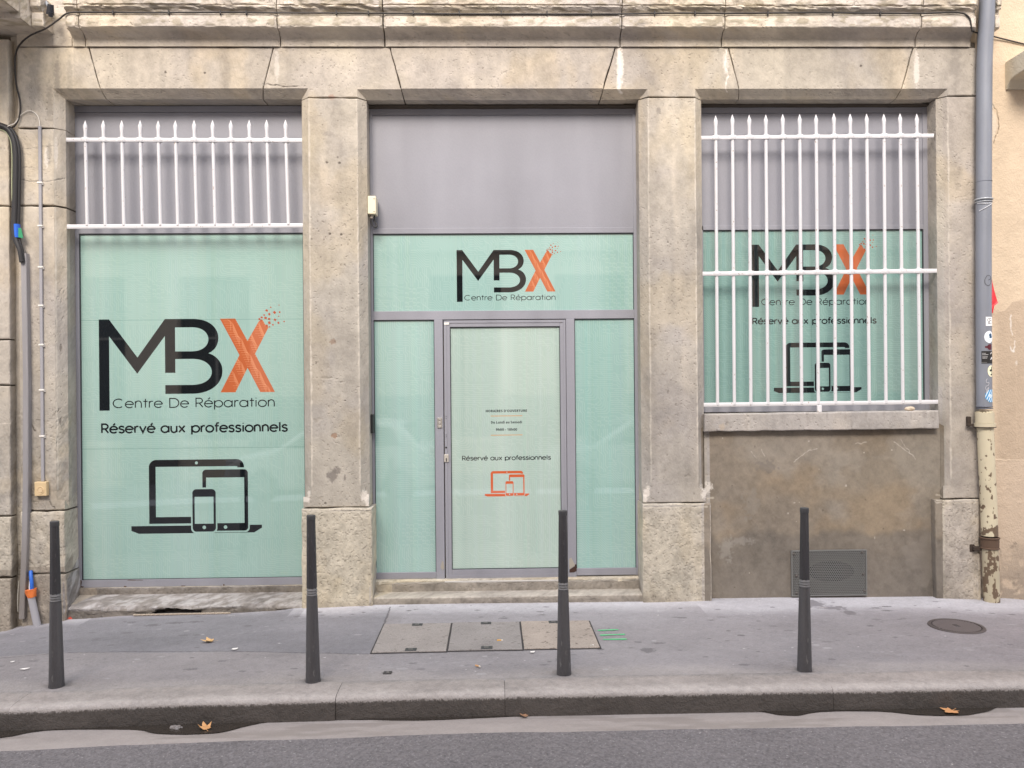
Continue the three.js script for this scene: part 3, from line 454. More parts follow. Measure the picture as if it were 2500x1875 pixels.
// entrance: panel, transom light, two side lights, door
{
  const w = sub('entrance_front', shop, 'grey framed glass entrance front between the two middle piers');
  obj('frame', onPaint(merge([...bars([[-1.0, -0.979, 0.152, 4.0], [1.175, 1.205, 0.158, 4.0], [-0.979, 1.175, 2.995, 3.04], [-0.979, 1.175, 2.285, 2.358], [-0.979, -0.481, 0.152, 0.205], [0.677, 1.175, 0.160, 0.219]], -0.26, -0.2), ...bars([[-0.481, -0.410, 0.142, 2.285], [0.606, 0.677, 0.148, 2.285]], -0.262, -0.193, 0.004)])), greyPaint, w);
  obj('metal_panel', onPaint(merge([box(-0.979, 1.175, 3.04, 3.972, -0.25, -0.207), box(-1.0, 1.205, 3.974, 4.024, -0.25, -0.202)])), greyPaint, w, { label: 'large plain grey metal panel above the entrance' });
  obj('sealant', onFacade(worn(-1.0, 1.2, [[-0.2, 4.06, 0], [-0.165, 4.045, 0.3], [-0.168, 4.032, 0.4], [-0.19, 4.026, 0.3], [-0.21, 4.02, 0]])), mortarM, w);
  obj('gasket', bars([[-0.979, -0.974, 2.358, 2.995], [1.170, 1.175, 2.358, 2.995], [-0.974, 1.17, 2.988, 2.995], [-0.979, -0.974, 0.205, 2.285], [-0.486, -0.481, 0.205, 2.285], [-0.974, -0.486, 2.279, 2.285], [0.677, 0.682, 0.219, 2.285], [1.17, 1.175, 0.219, 2.285], [0.682, 1.17, 2.279, 2.285]], -0.24, -0.207, 0), blackGasket, w);
  pane(w, -0.974, 1.17, 2.358, 2.988, -0.216, filmPane(-0.974, 1.17, 2.358, 2.988, FILM2, (c, X, Y, s) => drawLogo(c, X(-0.292), Y(2.860), 0.001352 * 0.572 * s, xTraces), 0.13), 'transom light with the shop logo');
  pane(w, -0.974, -0.486, 0.205, 2.279, -0.216, filmPane(-0.974, -0.486, 0.205, 2.279, FILM2, null, 0.13));
  pane(w, 0.682, 1.17, 0.219, 2.279, -0.216, filmPane(0.682, 1.17, 0.219, 2.279, '#90b2ab', null, 0.13));
  // rust hole and bare metal at the foot of the right post, bare patch on the left one
  const flat = (pts, z) => new THREE.ExtrudeGeometry(new THREE.Shape(pts.map((p) => new THREE.Vector2(...p))), { depth: 0.002, bevelEnabled: false }).translate(0, 0, z);
  obj('rusted_hole', flat([[0.618, 0.212], [0.662, 0.240], [0.665, 0.257], [0.6765, 0.253], [0.6765, 0.2], [0.655, 0.190], [0.618, 0.188]], -0.193), std(0.045, 0.022, 0.015, 0.95), w);
  for (const q of [flat([[0.616, 0.30], [0.634, 0.312], [0.655, 0.27], [0.664, 0.255], [0.66, 0.244], [0.618, 0.216]], -0.1928), flat([[-0.445, 0.245], [-0.432, 0.30], [-0.42, 0.29], [-0.414, 0.235], [-0.43, 0.225]], -0.1928)]) obj('bare_metal', q, std(0.36, 0.33, 0.28, 0.6, 0.2), w);
  const kp = obj('keypad', [box(-0.4615, -0.421, 1.394, 1.477, -0.193, -0.186, 0.002)], steel, w, { label: 'small metal entry plate with three buttons beside the door' });
  for (const y of [1.468, 1.438, 1.406]) obj('button', new THREE.CylinderGeometry(0.010, 0.011, 0.005, 20).rotateX(Math.PI / 2).translate(-0.441, y, -0.1835), std(0.75, 0.72, 0.66, 0.25, 0.6), kp);
  obj('card_reader', box(-0.998, -0.976, 1.36, 1.513, -0.19, -0.12, 0.004), std(0.015, 0.016, 0.018, 0.5), w, { label: 'small black box on the reveal left of the side light' });
  const d = sub('door', shop, 'glass door with grey metal stiles and opening hours lettering');
  obj('leaf_frame', onPaint(merge([...bars([[-0.402, -0.352, 0.150, 2.278], [0.557, 0.603, 0.150, 2.278], [-0.352, 0.557, 2.224, 2.278], [-0.352, 0.557, 0.150, 0.222]], -0.25, -0.201), ...bars([[-0.402, -0.381, 0.15, 2.278], [0.586, 0.603, 0.15, 2.278], [-0.381, 0.586, 2.256, 2.278], [-0.381, 0.586, 0.15, 0.178]], -0.201, -0.197, 0.001)])), greyPaint, d);
  obj('gasket', bars([[-0.352, -0.347, 0.222, 2.224], [0.552, 0.557, 0.222, 2.224], [-0.347, 0.552, 2.218, 2.224], [-0.347, 0.552, 0.222, 0.228]], -0.24, -0.208, 0), blackGasket, d);
  obj('bottom_gap', box(-0.41, 0.606, 0.141, 0.149, -0.25, -0.205), darkM, d);
  obj('threshold_strip', box(-0.41, 0.606, 0.128, 0.1405, -0.25, -0.15, 0.002), std(0.6, 0.58, 0.55, 0.5, 0.4), d);
  pane(d, -0.347, 0.552, 0.228, 2.218, -0.217, filmPane(-0.347, 0.552, 0.228, 2.218, FILM3, (c, X, Y, s) => {
    c.fillStyle = INK; c.textAlign = 'center'; c.textBaseline = 'alphabetic';
    const put = (t, y, hgt, wid, bold) => { c.font = `${bold} ${Math.round(hgt * s * 1.38)}px sans-serif`; const k = wid * s / c.measureText(t).width; c.save(); c.translate(X(0.108), Y(y)); c.scale(k, 1); c.fillText(t, 0, 0); c.restore(); };
    put('HORAIRES D\'OUVERTURE', 1.518, 0.020, 0.345, 'bold'); put('Du Lundi au Samedi', 1.424, 0.020, 0.26, 'bold'); put('9h00 - 18h00', 1.364, 0.020, 0.178, 'bold');
    c.fillStyle = '#cf8a4a'; c.fillRect(X(-0.022), Y(1.4885), 0.262 * s, 0.0045 * s); c.fillRect(X(-0.022), Y(1.3300), 0.262 * s, 0.0045 * s);
    strokeText(c, 'Réservé aux professionnels', X(-0.262), Y(1.122), 0.738 * s, 0.0345 * s, 0.17, INK);
    drawDevices(c, X(-0.026), Y(1.030), 0.001352 * 0.347 * s, '#c65a30');
  }, 0.13));
  const lk = obj('lock', box(-0.408, -0.371, 1.112, 1.175, -0.197, -0.189, 0.002), std(0.7, 0.66, 0.58, 0.35, 0.5), d);
  obj('keyhole', [box(-0.3935, -0.3855, 1.118, 1.146, -0.189, -0.1875)], darkM, lk);
  obj('peephole', new THREE.CylinderGeometry(0.0075, 0.0075, 0.004, 16).rotateX(Math.PI / 2).translate(-0.391, 1.232, -0.196), darkM, d);
  for (const y of [1.488, 1.472, 1.335, 1.32]) obj('screw_hole', new THREE.CylinderGeometry(0.003, 0.003, 0.003, 8).rotateX(Math.PI / 2).translate(-0.389, y, -0.196), darkM, d);
  obj('sticker', box(-0.399, -0.358, 2.243, 2.262, -0.197, -0.1955), std(0.8, 0.78, 0.72, 0.6), d, { label: 'tiny white sticker at the top left of the door leaf' });
}
// right window
{
  const w = sub('shop_window', shop, 'right shop window with black and orange lettering behind white bars');
  obj('frame', onPaint(merge(bars([[1.70, 1.755, 1.50, 3.012], [3.606, 3.652, 1.50, 4.042], [1.755, 3.606, 3.014, 3.05], [1.755, 3.606, 1.50, 1.572]], -0.26, -0.2))), greyPaint, w);
  obj('metal_panel', onPaint(merge([box(1.70, 3.606, 3.05, 3.985, -0.25, -0.21), box(1.70, 3.606, 3.988, 4.036, -0.25, -0.204)])), greyPaint, w, { label: 'plain grey metal panel behind the upper bars' });
  obj('sealant', onFacade(worn(1.713, 3.645, [[-0.2, 4.06, 0], [-0.165, 4.05, 0.3], [-0.17, 4.042, 0.4], [-0.19, 4.036, 0.3], [-0.21, 4.03, 0]])), mortarM, w);
  obj('gasket', bars([[3.599, 3.606, 1.572, 3.014], [1.755, 3.599, 3.007, 3.014]], -0.24, -0.206, 0), blackGasket, w);
  pane(w, 1.72, 3.599, 1.572, 3.007, -0.216, filmPane(1.72, 3.599, 1.572, 3.007, FILM4, (c, X, Y, s) => {
    const u = 0.001385 * 0.678 * s; drawLogo(c, X(2.166), Y(2.893), u, null);
    strokeText(c, 'Réservé aux professionnels', X(2.163), Y(2.232), 1.050 * s, 0.0475 * s, 0.19, INK);
    drawDevices(c, X(2.442), Y(2.073), 0.001385 * 0.677 * s, INK);
    c.strokeStyle = 'rgba(50,90,80,0.4)'; c.lineWidth = 1.5; c.beginPath(); c.moveTo(X(2.66), 0); c.lineTo(X(2.66), 9999); c.stroke();
  }, 0.10));
}
// perforated vent plate
{
  const v = thing('vent_plate', 'grey perforated metal vent plate low on the rendered wall behind the fourth bollard', 'vent', [2.715, 0.19, -0.02]);
  const x0 = 2.409, x1 = 3.02, y0 = 0.012, y1 = 0.378, p = 0.0158, R = p / Math.sqrt(3), cells = [];
  const hexa = (cx, cy) => {                          // one cell of the plate: a hexagon with a round hole
    const P = [];
    for (let k = 0; k < 6; k++) { const a0 = (k + 0.5) * Math.PI / 3, a1 = (k + 1.5) * Math.PI / 3, r = 0.0061;
      const o0 = [cx + R * Math.cos(a0), cy + R * Math.sin(a0)], o1 = [cx + R * Math.cos(a1), cy + R * Math.sin(a1)], i0 = [cx + r * Math.cos(a0), cy + r * Math.sin(a0)], i1 = [cx + r * Math.cos(a1), cy + r * Math.sin(a1)], f = -0.020, b = -0.024;
      P.push(...o0, f, ...o1, f, ...i1, f, ...o0, f, ...i1, f, ...i0, f, ...i0, f, ...i1, f, ...i1, b, ...i0, f, ...i1, b, ...i0, b); }
    return P;
  };
  let row = 0; for (let y = y0 + p * 0.6; y < y1 - p * 0.5; y += p * 0.866, row++) for (let x = x0 + p * (row % 2 ? 1.05 : 0.55); x < x1 - p * 0.5; x += p) cells.push(...hexa(x, y));
  const g = new THREE.BufferGeometry(); g.setAttribute('position', new THREE.Float32BufferAttribute(cells, 3)); g.computeVertexNormals();
  const zinc = new THREE.MeshStandardMaterial({ color: new THREE.Color().setRGB(0.182, 0.184, 0.176), roughness: 0.6, metalness: 0.25 });
  obj('perforated_sheet', g, zinc, v, { kind: 'stuff' });
  obj('rim', [box(x0 - 0.004, x0 + 0.006, y0 - 0.004, y1, -0.036, -0.0185), box(x1 - 0.006, x1 + 0.004, y0 - 0.004, y1, -0.036, -0.0185), box(x0 + 0.006, x1 - 0.006, y1 - 0.008, y1 + 0.002, -0.036, -0.0185), box(x0 + 0.006, x1 - 0.006, y0 - 0.004, y0 + 0.006, -0.036, -0.0185)], zinc, v);
  obj('backing', box(x0, x1, y0, y1, -0.040, -0.034), std(0.13, 0.125, 0.115, 0.95), v);
  obj('duct_mouth', new THREE.CircleGeometry(1, 40).scale(0.19, 0.085, 1).translate(2.735, 0.205, -0.0335), std(0.004, 0.004, 0.004, 1), v);
  for (const [x, y] of [[2.424, 0.352], [2.984, 0.358], [2.992, 0.18], [3.002, 0.045], [2.445, 0.175], [2.446, 0.035]]) obj('bolt', merge([new THREE.SphereGeometry(0.010, 12, 6, 0, 7, 0, 1.6).rotateX(Math.PI / 2).scale(1, 1, 0.7).translate(x, y, -0.0185), new THREE.CylinderGeometry(0.012, 0.012, 0.002, 14).rotateX(Math.PI / 2).translate(x, y, -0.0185)]), std(0.12, 0.11, 0.1, 0.6, 0.4), v);
}

// ------------------------------------------------------------------ window grilles
const onBar2 = (...a) => onBar(spikeBar(...a)), onRail = (...a) => onBar(rail(...a));
function spikeBar(xb, yb, xt, yt, z) {                // square bar with a spear point
  const w = 0.0135, sh = yt - 0.042, g = [];
  const P = [], ring = (x, y, r, q) => { for (let k = 0; k < 8; k++) { const a = (k + 0.5) * Math.PI / 4; P.push([x + Math.cos(a) * r, y, z + Math.sin(a) * r * q]); } };
  const at = (y) => lerp(xb, xt, (y - yb) / (yt - yb));
  ring(at(yb), yb, w * 1.02, 1); ring(at(sh - 0.05), sh - 0.05, w * 1.02, 1); ring(at(sh - 0.012), sh - 0.012, w * 1.3, 0.9); ring(at(sh), sh, w * 1.22, 0.8); ring(at(yt - 0.012), yt - 0.012, w * 0.42, 0.7); ring(at(yt), yt, w * 0.08, 1);
  const idx = [], pos = P.flat(); for (let r = 0; r < 5; r++) for (let k = 0; k < 8; k++) { const a = r * 8 + k, b = r * 8 + (k + 1) % 8; idx.push(a, a + 8, b, b, a + 8, b + 8); }
  const bg = new THREE.BufferGeometry(); bg.setAttribute('position', new THREE.Float32BufferAttribute(pos, 3)); bg.setIndex(idx); return toCreasedNormals(bg, 0.6);
}
function rail(x0, x1, y0, y1, h, xs, z) {             // flat bar with forged swellings round the uprights
  const n = 160, P = [], idx = [];
  for (let i = 0; i <= n; i++) {
    const x = lerp(x0, x1, i / n), yc = lerp(y0, y1, i / n); let b = 0; for (const q of xs) b = Math.max(b, 1 - sm(0.014, 0.034, Math.abs(x - q)));
    const hh = h / 2 + b * 0.003 + (vn(x * 9, yc) - 0.5) * 0.002, d = 0.007 + b * 0.012;
    for (const [y, zz] of [[-hh, -d + 0.002], [-hh, d - 0.002], [-hh + 0.003, d], [hh - 0.003, d], [hh, d - 0.002], [hh, -d + 0.002]]) P.push(x, yc + y, z + zz);
  }
  for (let i = 0; i < n; i++) for (let k = 0; k < 6; k++) { const a = i * 6 + k, b = i * 6 + (k + 1) % 6; idx.push(a, a + 6, b, b, a + 6, b + 6); }
  const g = new THREE.BufferGeometry(); g.setAttribute('position', new THREE.Float32BufferAttribute(P, 3)); g.setIndex(idx); return toCreasedNormals(g, 0.7);
}
{
  const z = -0.075, g = thing('window_grille', 'short white spiked iron grille across the top of the left window', 'window grille', [-2.45, 3.04, z]);
  const T = [-3.244, -3.101, -2.955, -2.809, -2.666, -2.529, -2.380, -2.233, -2.088, -1.941, -1.802, -1.651];
  T.forEach((x, i) => obj('bar', onBar2(x * 1.002 + 0.010 + i * 0.0007, 3.05, x * 1.002, 3.893 + [0, 0.002, 0.0, 0.001, -0.002, -0.001, 0.001, 0, 0, 0.001, 0.003, 0.003][i], z), whitePaint, g));
  obj('rail', onRail(-3.43, -1.50, 3.738, 3.728, 0.031, T.map((x) => x * 1.002), z), whitePaint, g);
  obj('rail', onRail(-3.43, -1.50, 3.041, 3.043, 0.034, [], z), whitePaint, g);
}
{
  const z = -0.075, g = thing('window_grille', 'tall white spiked iron grille covering the whole right window', 'window grille', [2.68, 1.56, z]);
  const T = [1.830, 1.967, 2.105, 2.241, 2.380, 2.519, 2.654, 2.801, 2.935, 3.071, 3.213, 3.347, 3.485], B = [1.825, 1.963, 2.098, 2.238, 2.376, 2.515, 2.653, 2.793, 2.933, 3.072, 3.210, 3.350, 3.490];
  T.forEach((x, i) => obj('bar', onBar2(B[i] * 1.002, 1.565, x * 1.002, [3.925, 3.933, 3.93, 3.931, 3.935, 3.935, 3.933, 3.942, 3.938, 3.937, 3.937, 3.94, 3.937][i], z), whitePaint, g));
  obj('rail', onRail(1.70, 3.63, 3.742, 3.757, 0.031, T.map((x) => x * 1.002), z), whitePaint, g);
  obj('rail', onRail(1.70, 3.645, 2.634, 2.648, 0.033, T.map((x, i) => lerp(B[i], x, 0.46) * 1.002), z), whitePaint, g);
  obj('rail', onRail(1.70, 3.65, 1.566, 1.573, 0.033, [], z), whitePaint, g);
  obj('foot', onBar(box(2.645, 2.683, 1.498, 1.555, z - 0.012, z + 0.012, 0.004)), whitePaint, g);
  const s = thing('stone_chip', 'loose pale stone chip lying at the right end of the window sill', 'stone', [3.39, 1.505, -0.03]);
  const c = new THREE.IcosahedronGeometry(0.03, 2).scale(1.25, 0.62, 0.8), p = c.attributes.position; for (let i = 0; i < p.count; i++) { const k = 0.75 + 0.5 * vn(p.getX(i) * 60 + 5, p.getY(i) * 70 + p.getZ(i) * 50); p.setXYZ(i, p.getX(i) * k, p.getY(i) * k, p.getZ(i) * k); } c.computeVertexNormals();
  obj('chip', c.translate(3.39, 1.52, -0.03), std(0.55, 0.46, 0.35, 0.9), s);
}

// ------------------------------------------------------------------ ground
const FG = [[-12, -0.5], [-4.6, -0.25], [-3.95, -0.17], [-3.6, -0.115], [-3.35, -0.085], [-2.9, -0.062], [-2.1, -0.055], [-1.8, -0.044], [-1.5, -0.018], [-1.0, -0.005], [1.2, -0.010], [1.75, -0.004], [3.5, -0.012], [4.1, -0.03], [4.5, -0.06], [12, -0.2]];
const KG = [[-12, -0.35], [-4.2, -0.075], [-2.7, -0.03], [-1.7, -0.010], [-0.3, 0], [3, 0], [4.5, -0.01], [12, -0.06]];
const kerbY = (x) => curve(KG, x);
const walkY = (x, z) => lerp(curve(FG, x), kerbY(x), sm(-0.1, 1.75, z)) + (fb(x * 1.3 + 4, z * 1.3, 2) - 0.5) * 0.006;
const roadY = (x, z) => kerbY(x) - 0.142 - Math.max(0, z - 2.2) * 0.03;
const GX0 = -4.6, GX1 = 4.6, GZ0 = -0.2, GZ1 = 1.8;
const walkMaps = bakeMaps(GX0, GX1, GZ0, GZ1, 2048, 446, (x, z, o) => {
  const big = fb(x * 0.8 + 2, z * 1.3 + 4, 4), mid = fb(x * 3 + 9, z * 5, 4), fine = fb(x * 30, z * 30, 2), g = vn(x * 150, z * 150), sweep = fb(x * 1.1 + 6, z * 7 + 3, 3);
  o[0] = 0.228; o[1] = 0.215; o[2] = 0.222;
  const seam = z < curve([[-4.6, 1.1], [-2.9, 1.01], [-1.9, 1.09], [-1.17, 1.19], [-0.83, 1.23]], x) && x < -0.82 + (1.23 - z) * 0.0;
  if (seam) mix3(o, 0.185, 0.179, 0.193, 0.85); else if (x < -0.8) mix3(o, 0.235, 0.217, 0.218, 0.7);
  mix3(o, 0.25, 0.225, 0.235, sm(2.2, 3.8, x) * 0.6);
  // pale dust swept against the wall
  const dust = sm(0.42, 0.04, z + (mid - 0.5) * 0.3 - (x > 1.6 ? 0.12 : 0) + (x < -1.5 ? 0.10 : 0) + (x < -1.6 && x > -3.2 ? 0.1 : 0)); mix3(o, 0.56, 0.55, 0.575, dust * 0.9);
  mix3(o, 0.34, 0.33, 0.35, sm(0.9, 0.35, z) * (x > -0.7 ? 0.35 : 0.12));
  mix3(o, 0.30, 0.275, 0.26, sm(1.5, 1.72, z + (mid - 0.5) * 0.2) * 0.55);
  const v = 1 + (big - 0.5) * 0.26 + (mid - 0.5) * 0.24 + (sweep - 0.5) * 0.16 + (fine - 0.5) * 0.16 + (g - 0.5) * 0.2; o[0] *= v; o[1] *= v; o[2] *= v; o[3] = 0.5 + (g - 0.5) * 0.5 + (fine - 0.5) * 0.3;
}, (m) => {
  const DK = [0.075, 0.07, 0.075], MID = [0.12, 0.112, 0.118];
  m.line([[-4.6, 1.10], [-3.3, 1.064], [-2.88, 1.015], [-2.44, 1.02], [-1.86, 1.084], [-1.17, 1.188], [-0.827, 1.229]], 0.007, DK, 0.85, -0.4, 0.006); m.line([[-0.795, 1.23], [-0.828, 0.076]], 0.009, DK, 0.9, -0.4, 0.004);
  for (let i = 0; i < 300; i++) { const s = rr(0.005, 0.020); m.blob(rr(-4.4, 4.4), rr(0.05, 1.7), s * rr(1.0, 2.2), s, rnd() < 0.78 ? MID : [0.34, 0.33, 0.335], rr(0.35, 0.85)); }
  for (let i = 0; i < 14; i++) { const x = rr(-4.2, 4), z = rr(0.3, 1.6); m.line([[x, z], [x + rr(0.15, 0.4), z + rr(-0.12, 0.12)], [x + rr(0.4, 0.8), z + rr(-0.2, 0.2)]], 0.012, rnd() < 0.5 ? [0.29, 0.28, 0.285] : [0.17, 0.162, 0.168], 0.3, 0, 0.02); }
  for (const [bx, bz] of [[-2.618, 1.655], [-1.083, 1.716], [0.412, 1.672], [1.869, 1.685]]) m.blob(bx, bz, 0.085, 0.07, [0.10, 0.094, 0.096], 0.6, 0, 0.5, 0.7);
  for (let i = 0; i < 60; i++) { const s = rr(0.003, 0.006); m.blob(rr(-4.4, 4.4), rr(0.05, 1.7), s * 1.5, s, [0.6, 0.58, 0.57], 0.8); }
  for (const [x, z, a, b] of [[-2.6, 0.35, 0.06, 0.035], [-2.45, 0.30, 0.08, 0.03], [-2.3, 0.28, 0.06, 0.03], [-2.7, 0.55, 0.05, 0.02], [-2.25, 0.65, 0.04, 0.018], [-2.8, 0.25, 0.05, 0.02], [-1.9, 1.45, 0.05, 0.02], [1.0, 1.25, 0.05, 0.05], [1.4, 0.5, 0.04, 0.02], [1.1, 1.1, 0.05, 0.02], [2.95, 0.3, 0.05, 0.02], [3.05, 0.26, 0.05, 0.018], [3.0, 0.38, 0.04, 0.018], [0.4, 1.4, 0.02, 0.016], [0.34, 1.44, 0.016, 0.012], [0.3, 1.5, 0.03, 0.012], [-0.66, 1.6, 0.035, 0.025]]) m.blob(x, z, a, b, MID, 0.75, 0, 0.6);
  // wet run from the vent
  m.blob(2.50, 0.14, 0.10, 0.13, [0.15, 0.14, 0.15], 0.75, 0, 0.7); m.blob(2.62, 0.29, 0.11, 0.06, [0.15, 0.14, 0.15], 0.75, 0, 0.7); m.blob(2.69, 0.42, 0.05, 0.07, [0.13, 0.12, 0.125], 0.7, 0, 0.7); m.blob(2.55, 0.27, 0.04, 0.012, [0.42, 0.39, 0.38], 0.6);
  m.blob(-3.6, 0.06, 0.12, 0.05, [0.07, 0.06, 0.055], 0.8, 0, 0.6); m.blob(-3.84, 0.08, 0.015, 0.02, [0.55, 0.07, 0.05], 0.8);
});
function groundGrid(x0, x1, nx, z0, z1, nz, f) {
  const P = [], idx = []; for (let i = 0; i <= nx; i++) for (let j = 0; j <= nz; j++) { const x = lerp(x0, x1, i / nx), z = lerp(z0, z1, j / nz); P.push(x, f(x, z), z); }
  for (let i = 0; i < nx; i++) for (let j = 0; j < nz; j++) { const a = i * (nz + 1) + j, b = a + nz + 1; idx.push(a, a + 1, b, b, a + 1, b + 1); }
  const g = new THREE.BufferGeometry(); g.setAttribute('position', new THREE.Float32BufferAttribute(P, 3)); g.setIndex(idx); g.computeVertexNormals(); return g;
}
obj('sidewalk', uvGround(groundGrid(-16, 16, 400, -0.32, 1.74, 26, walkY), GX0, GX1, GZ0, GZ1), new THREE.MeshStandardMaterial({ ...walkMaps, roughness: 0.88, bumpScale: 0.006 }), scene, { kind: 'structure', label: 'grey asphalt pavement in front of the shop' });
// kerb stones
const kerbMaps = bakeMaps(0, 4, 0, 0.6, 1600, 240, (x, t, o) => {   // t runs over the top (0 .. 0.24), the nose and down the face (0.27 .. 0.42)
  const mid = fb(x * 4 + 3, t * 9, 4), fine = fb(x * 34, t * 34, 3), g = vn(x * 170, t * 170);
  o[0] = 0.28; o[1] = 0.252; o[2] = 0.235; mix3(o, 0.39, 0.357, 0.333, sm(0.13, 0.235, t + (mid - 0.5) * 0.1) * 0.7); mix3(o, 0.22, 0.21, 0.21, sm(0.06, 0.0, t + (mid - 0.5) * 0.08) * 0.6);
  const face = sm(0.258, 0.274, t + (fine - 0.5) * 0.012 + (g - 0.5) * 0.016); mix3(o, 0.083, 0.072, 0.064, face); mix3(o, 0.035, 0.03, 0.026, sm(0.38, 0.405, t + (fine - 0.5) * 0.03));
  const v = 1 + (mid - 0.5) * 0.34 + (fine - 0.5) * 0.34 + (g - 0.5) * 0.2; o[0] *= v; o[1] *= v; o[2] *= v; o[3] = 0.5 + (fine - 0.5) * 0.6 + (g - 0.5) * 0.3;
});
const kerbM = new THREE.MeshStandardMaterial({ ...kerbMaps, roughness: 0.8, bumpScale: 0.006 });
const kerb = new THREE.Group(); kerb.name = 'kerb'; kerb.userData = { kind: 'structure', label: 'granite kerb with dark grimy face' }; scene.add(kerb);
const zf = (x) => 1.965 + curve([[-4.5, 0.012], [-2.7, 0.008], [0, 0], [4.5, 0.0]], x);
const KJ = [-16, -8, -5.8, -4.5, -2.72, -0.905, 0.052, 1.93, 3.55, 4.9, 7.5, 16];
for (let s = 0; s < KJ.length - 1; s++) {
  const x0 = KJ[s] + 0.001, x1 = KJ[s + 1] - 0.001, n = Math.max(4, Math.round((x1 - x0) / 0.03)), P = [], U = [], idx = [], tilt = rr(-0.003, 0.003), zo = rr(-0.003, 0.003);
  const prof = [[-0.26, -0.06, -0.06], [-0.245, 0.000, 0], [-0.23, 0.004, 0.014], [-0.12, 0.003, 0.12], [-0.045, 0.000, 0.2], [-0.022, -0.004, 0.225], [-0.008, -0.012, 0.243], [-0.001, -0.026, 0.26], [0.0, -0.045, 0.28], [0.002, -0.09, 0.33], [0.002, -0.14, 0.385], [0.002, -0.2, 0.44]];
  for (let i = 0; i <= n; i++) for (const [dz, dy, t] of prof) {
    const x = lerp(x0, x1, i / n), e = Math.min(i, n - i) === 0 ? 0.003 : 0, w = (fb(x * 5 + 4, dz * 8 + dy * 9, 3) - 0.5) * 0.005;
    P.push(x, kerbY(x) + dy + w * (dy > -0.05 ? 0.8 : 0) + tilt - e, zf(x) + dz + (dz > -0.06 ? w + zo - e : 0)); U.push((x + 20) / 4 + s * 0.37, t / 0.6 + 0.1 / 0.6);
  }
  const m = prof.length; for (let i = 0; i < n; i++) for (let j = 0; j < m - 1; j++) { const a = i * m + j, b = a + m; idx.push(a, a + 1, b, b, a + 1, b + 1); }
  for (let k = 1; k < U.length; k += 2) U[k] -= 0.1 / 0.6;
  const g = new THREE.BufferGeometry(); g.setAttribute('position', new THREE.Float32BufferAttribute(P, 3)); g.setAttribute('uv', new THREE.Float32BufferAttribute(U, 2)); g.setIndex(idx); g.computeVertexNormals();
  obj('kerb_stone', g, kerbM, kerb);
}
obj('kerb_joint', [...KJ.slice(1, -1).map((x) => merge([box(x - 0.02, x + 0.02, kerbY(x) - 0.2, kerbY(x) - 0.008, 1.74, zf(x) - 0.05), box(x - 0.02, x + 0.02, kerbY(x) - 0.2, kerbY(x) - 0.045, zf(x) - 0.049, zf(x) - 0.005), box(x - 0.02, x + 0.02, kerbY(x) - 0.044, kerbY(x) - 0.02, zf(x) - 0.049, zf(x) - 0.014)]))], darkM, kerb);
// gutter strip and road
const gutMaps = bakeMaps(0, 5, 0, 0.5, 1600, 160, (x, z, o) => {
  const mid = fb(x * 3 + 3, z * 12, 4), fine = fb(x * 30, z * 30, 3), g = vn(x * 170, z * 170), v = 1 + (mid - 0.5) * 0.22 + (fine - 0.5) * 0.12 + (g - 0.5) * 0.1;
  o[0] = 0.31 * v; o[1] = 0.278 * v; o[2] = 0.258 * v; mix3(o, 0.2, 0.175, 0.155, sm(0.6, 0.72, fb(x * 2.2 + 9, z * 16 + 2, 3)) * 0.5); o[3] = 0.5 + (g - 0.5) * 0.4 + (fine - 0.5) * 0.3;
});
const gutZ = (x) => 2.178 + curve([[-5, 0.05], [-2.6, 0.035], [-1.5, 0.02], [0, -0.008], [5, 0]], x) + (fb(x * 3, 7, 3) - 0.5) * 0.02;
{
  const nx = 500, P = [], idx = []; for (let i = 0; i <= nx; i++) { const x = lerp(-16, 16, i / nx); for (const t of [0, 0.5, 0.94, 1]) P.push(x, roadY(x, 2.2) + (t === 1 ? -0.01 : 0.008 - t * 0.002), lerp(1.93, gutZ(x), t)); }
  for (let i = 0; i < nx; i++) for (let j = 0; j < 3; j++) { const a = i * 4 + j, b = a + 4; idx.push(a, a + 1, b, b, a + 1, b + 1); }
  const g = new THREE.BufferGeometry(); g.setAttribute('position', new THREE.Float32BufferAttribute(P, 3)); g.setIndex(idx); g.computeVertexNormals();
  obj('gutter', uvGround(g, 0, 5, 1.9, 2.4), new THREE.MeshStandardMaterial({ ...gutMaps, roughness: 0.85, bumpScale: 0.003 }), scene, { kind: 'structure', label: 'pale concrete gutter strip along the kerb' });
}
const roadMaps = bakeMaps(0, 3, 0, 3, 1024, 1024, (x, z, o) => {
  const mid = fb(x * 2 + 3, z * 3, 4), g1 = vn(x * 130, z * 130), g2 = vn(x * 75 + 8, z * 75), g3 = vn(x * 160 + 4, z * 160 + 9), v = 1 + (mid - 0.5) * 0.28 + (g1 - 0.5) * 0.45 + (g2 - 0.5) * 0.32;
  o[0] = 0.15 * v; o[1] = 0.139 * v; o[2] = 0.141 * v; mix3(o, 0.40, 0.385, 0.375, sm(0.86, 0.95, g3) * 0.8); o[3] = 0.5 + (g1 - 0.5) * 0.7 + (g2 - 0.5) * 0.4;
}, (m) => { for (let i = 0; i < 20; i++) m.blob(rr(0, 3), rr(0, 3), rr(0.006, 0.02), rr(0.005, 0.014), [0.07, 0.065, 0.068], 0.6); for (let i = 0; i < 26; i++) m.blob(rr(0, 3), rr(0, 3), rr(0.003, 0.006), rr(0.003, 0.006), [0.55, 0.53, 0.5], 0.8); });
for (const t of Object.values(roadMaps)) t.wrapS = t.wrapT = THREE.MirroredRepeatWrapping;
obj('road', uvGround(groundGrid(-60, 60, 240, 2.12, 8.6, 20, roadY), 0, 3, 0, 3), new THREE.MeshStandardMaterial({ ...roadMaps, roughness: 0.9, bumpScale: 0.006 }), scene, { kind: 'structure', label: 'grey asphalt road in the foreground' });
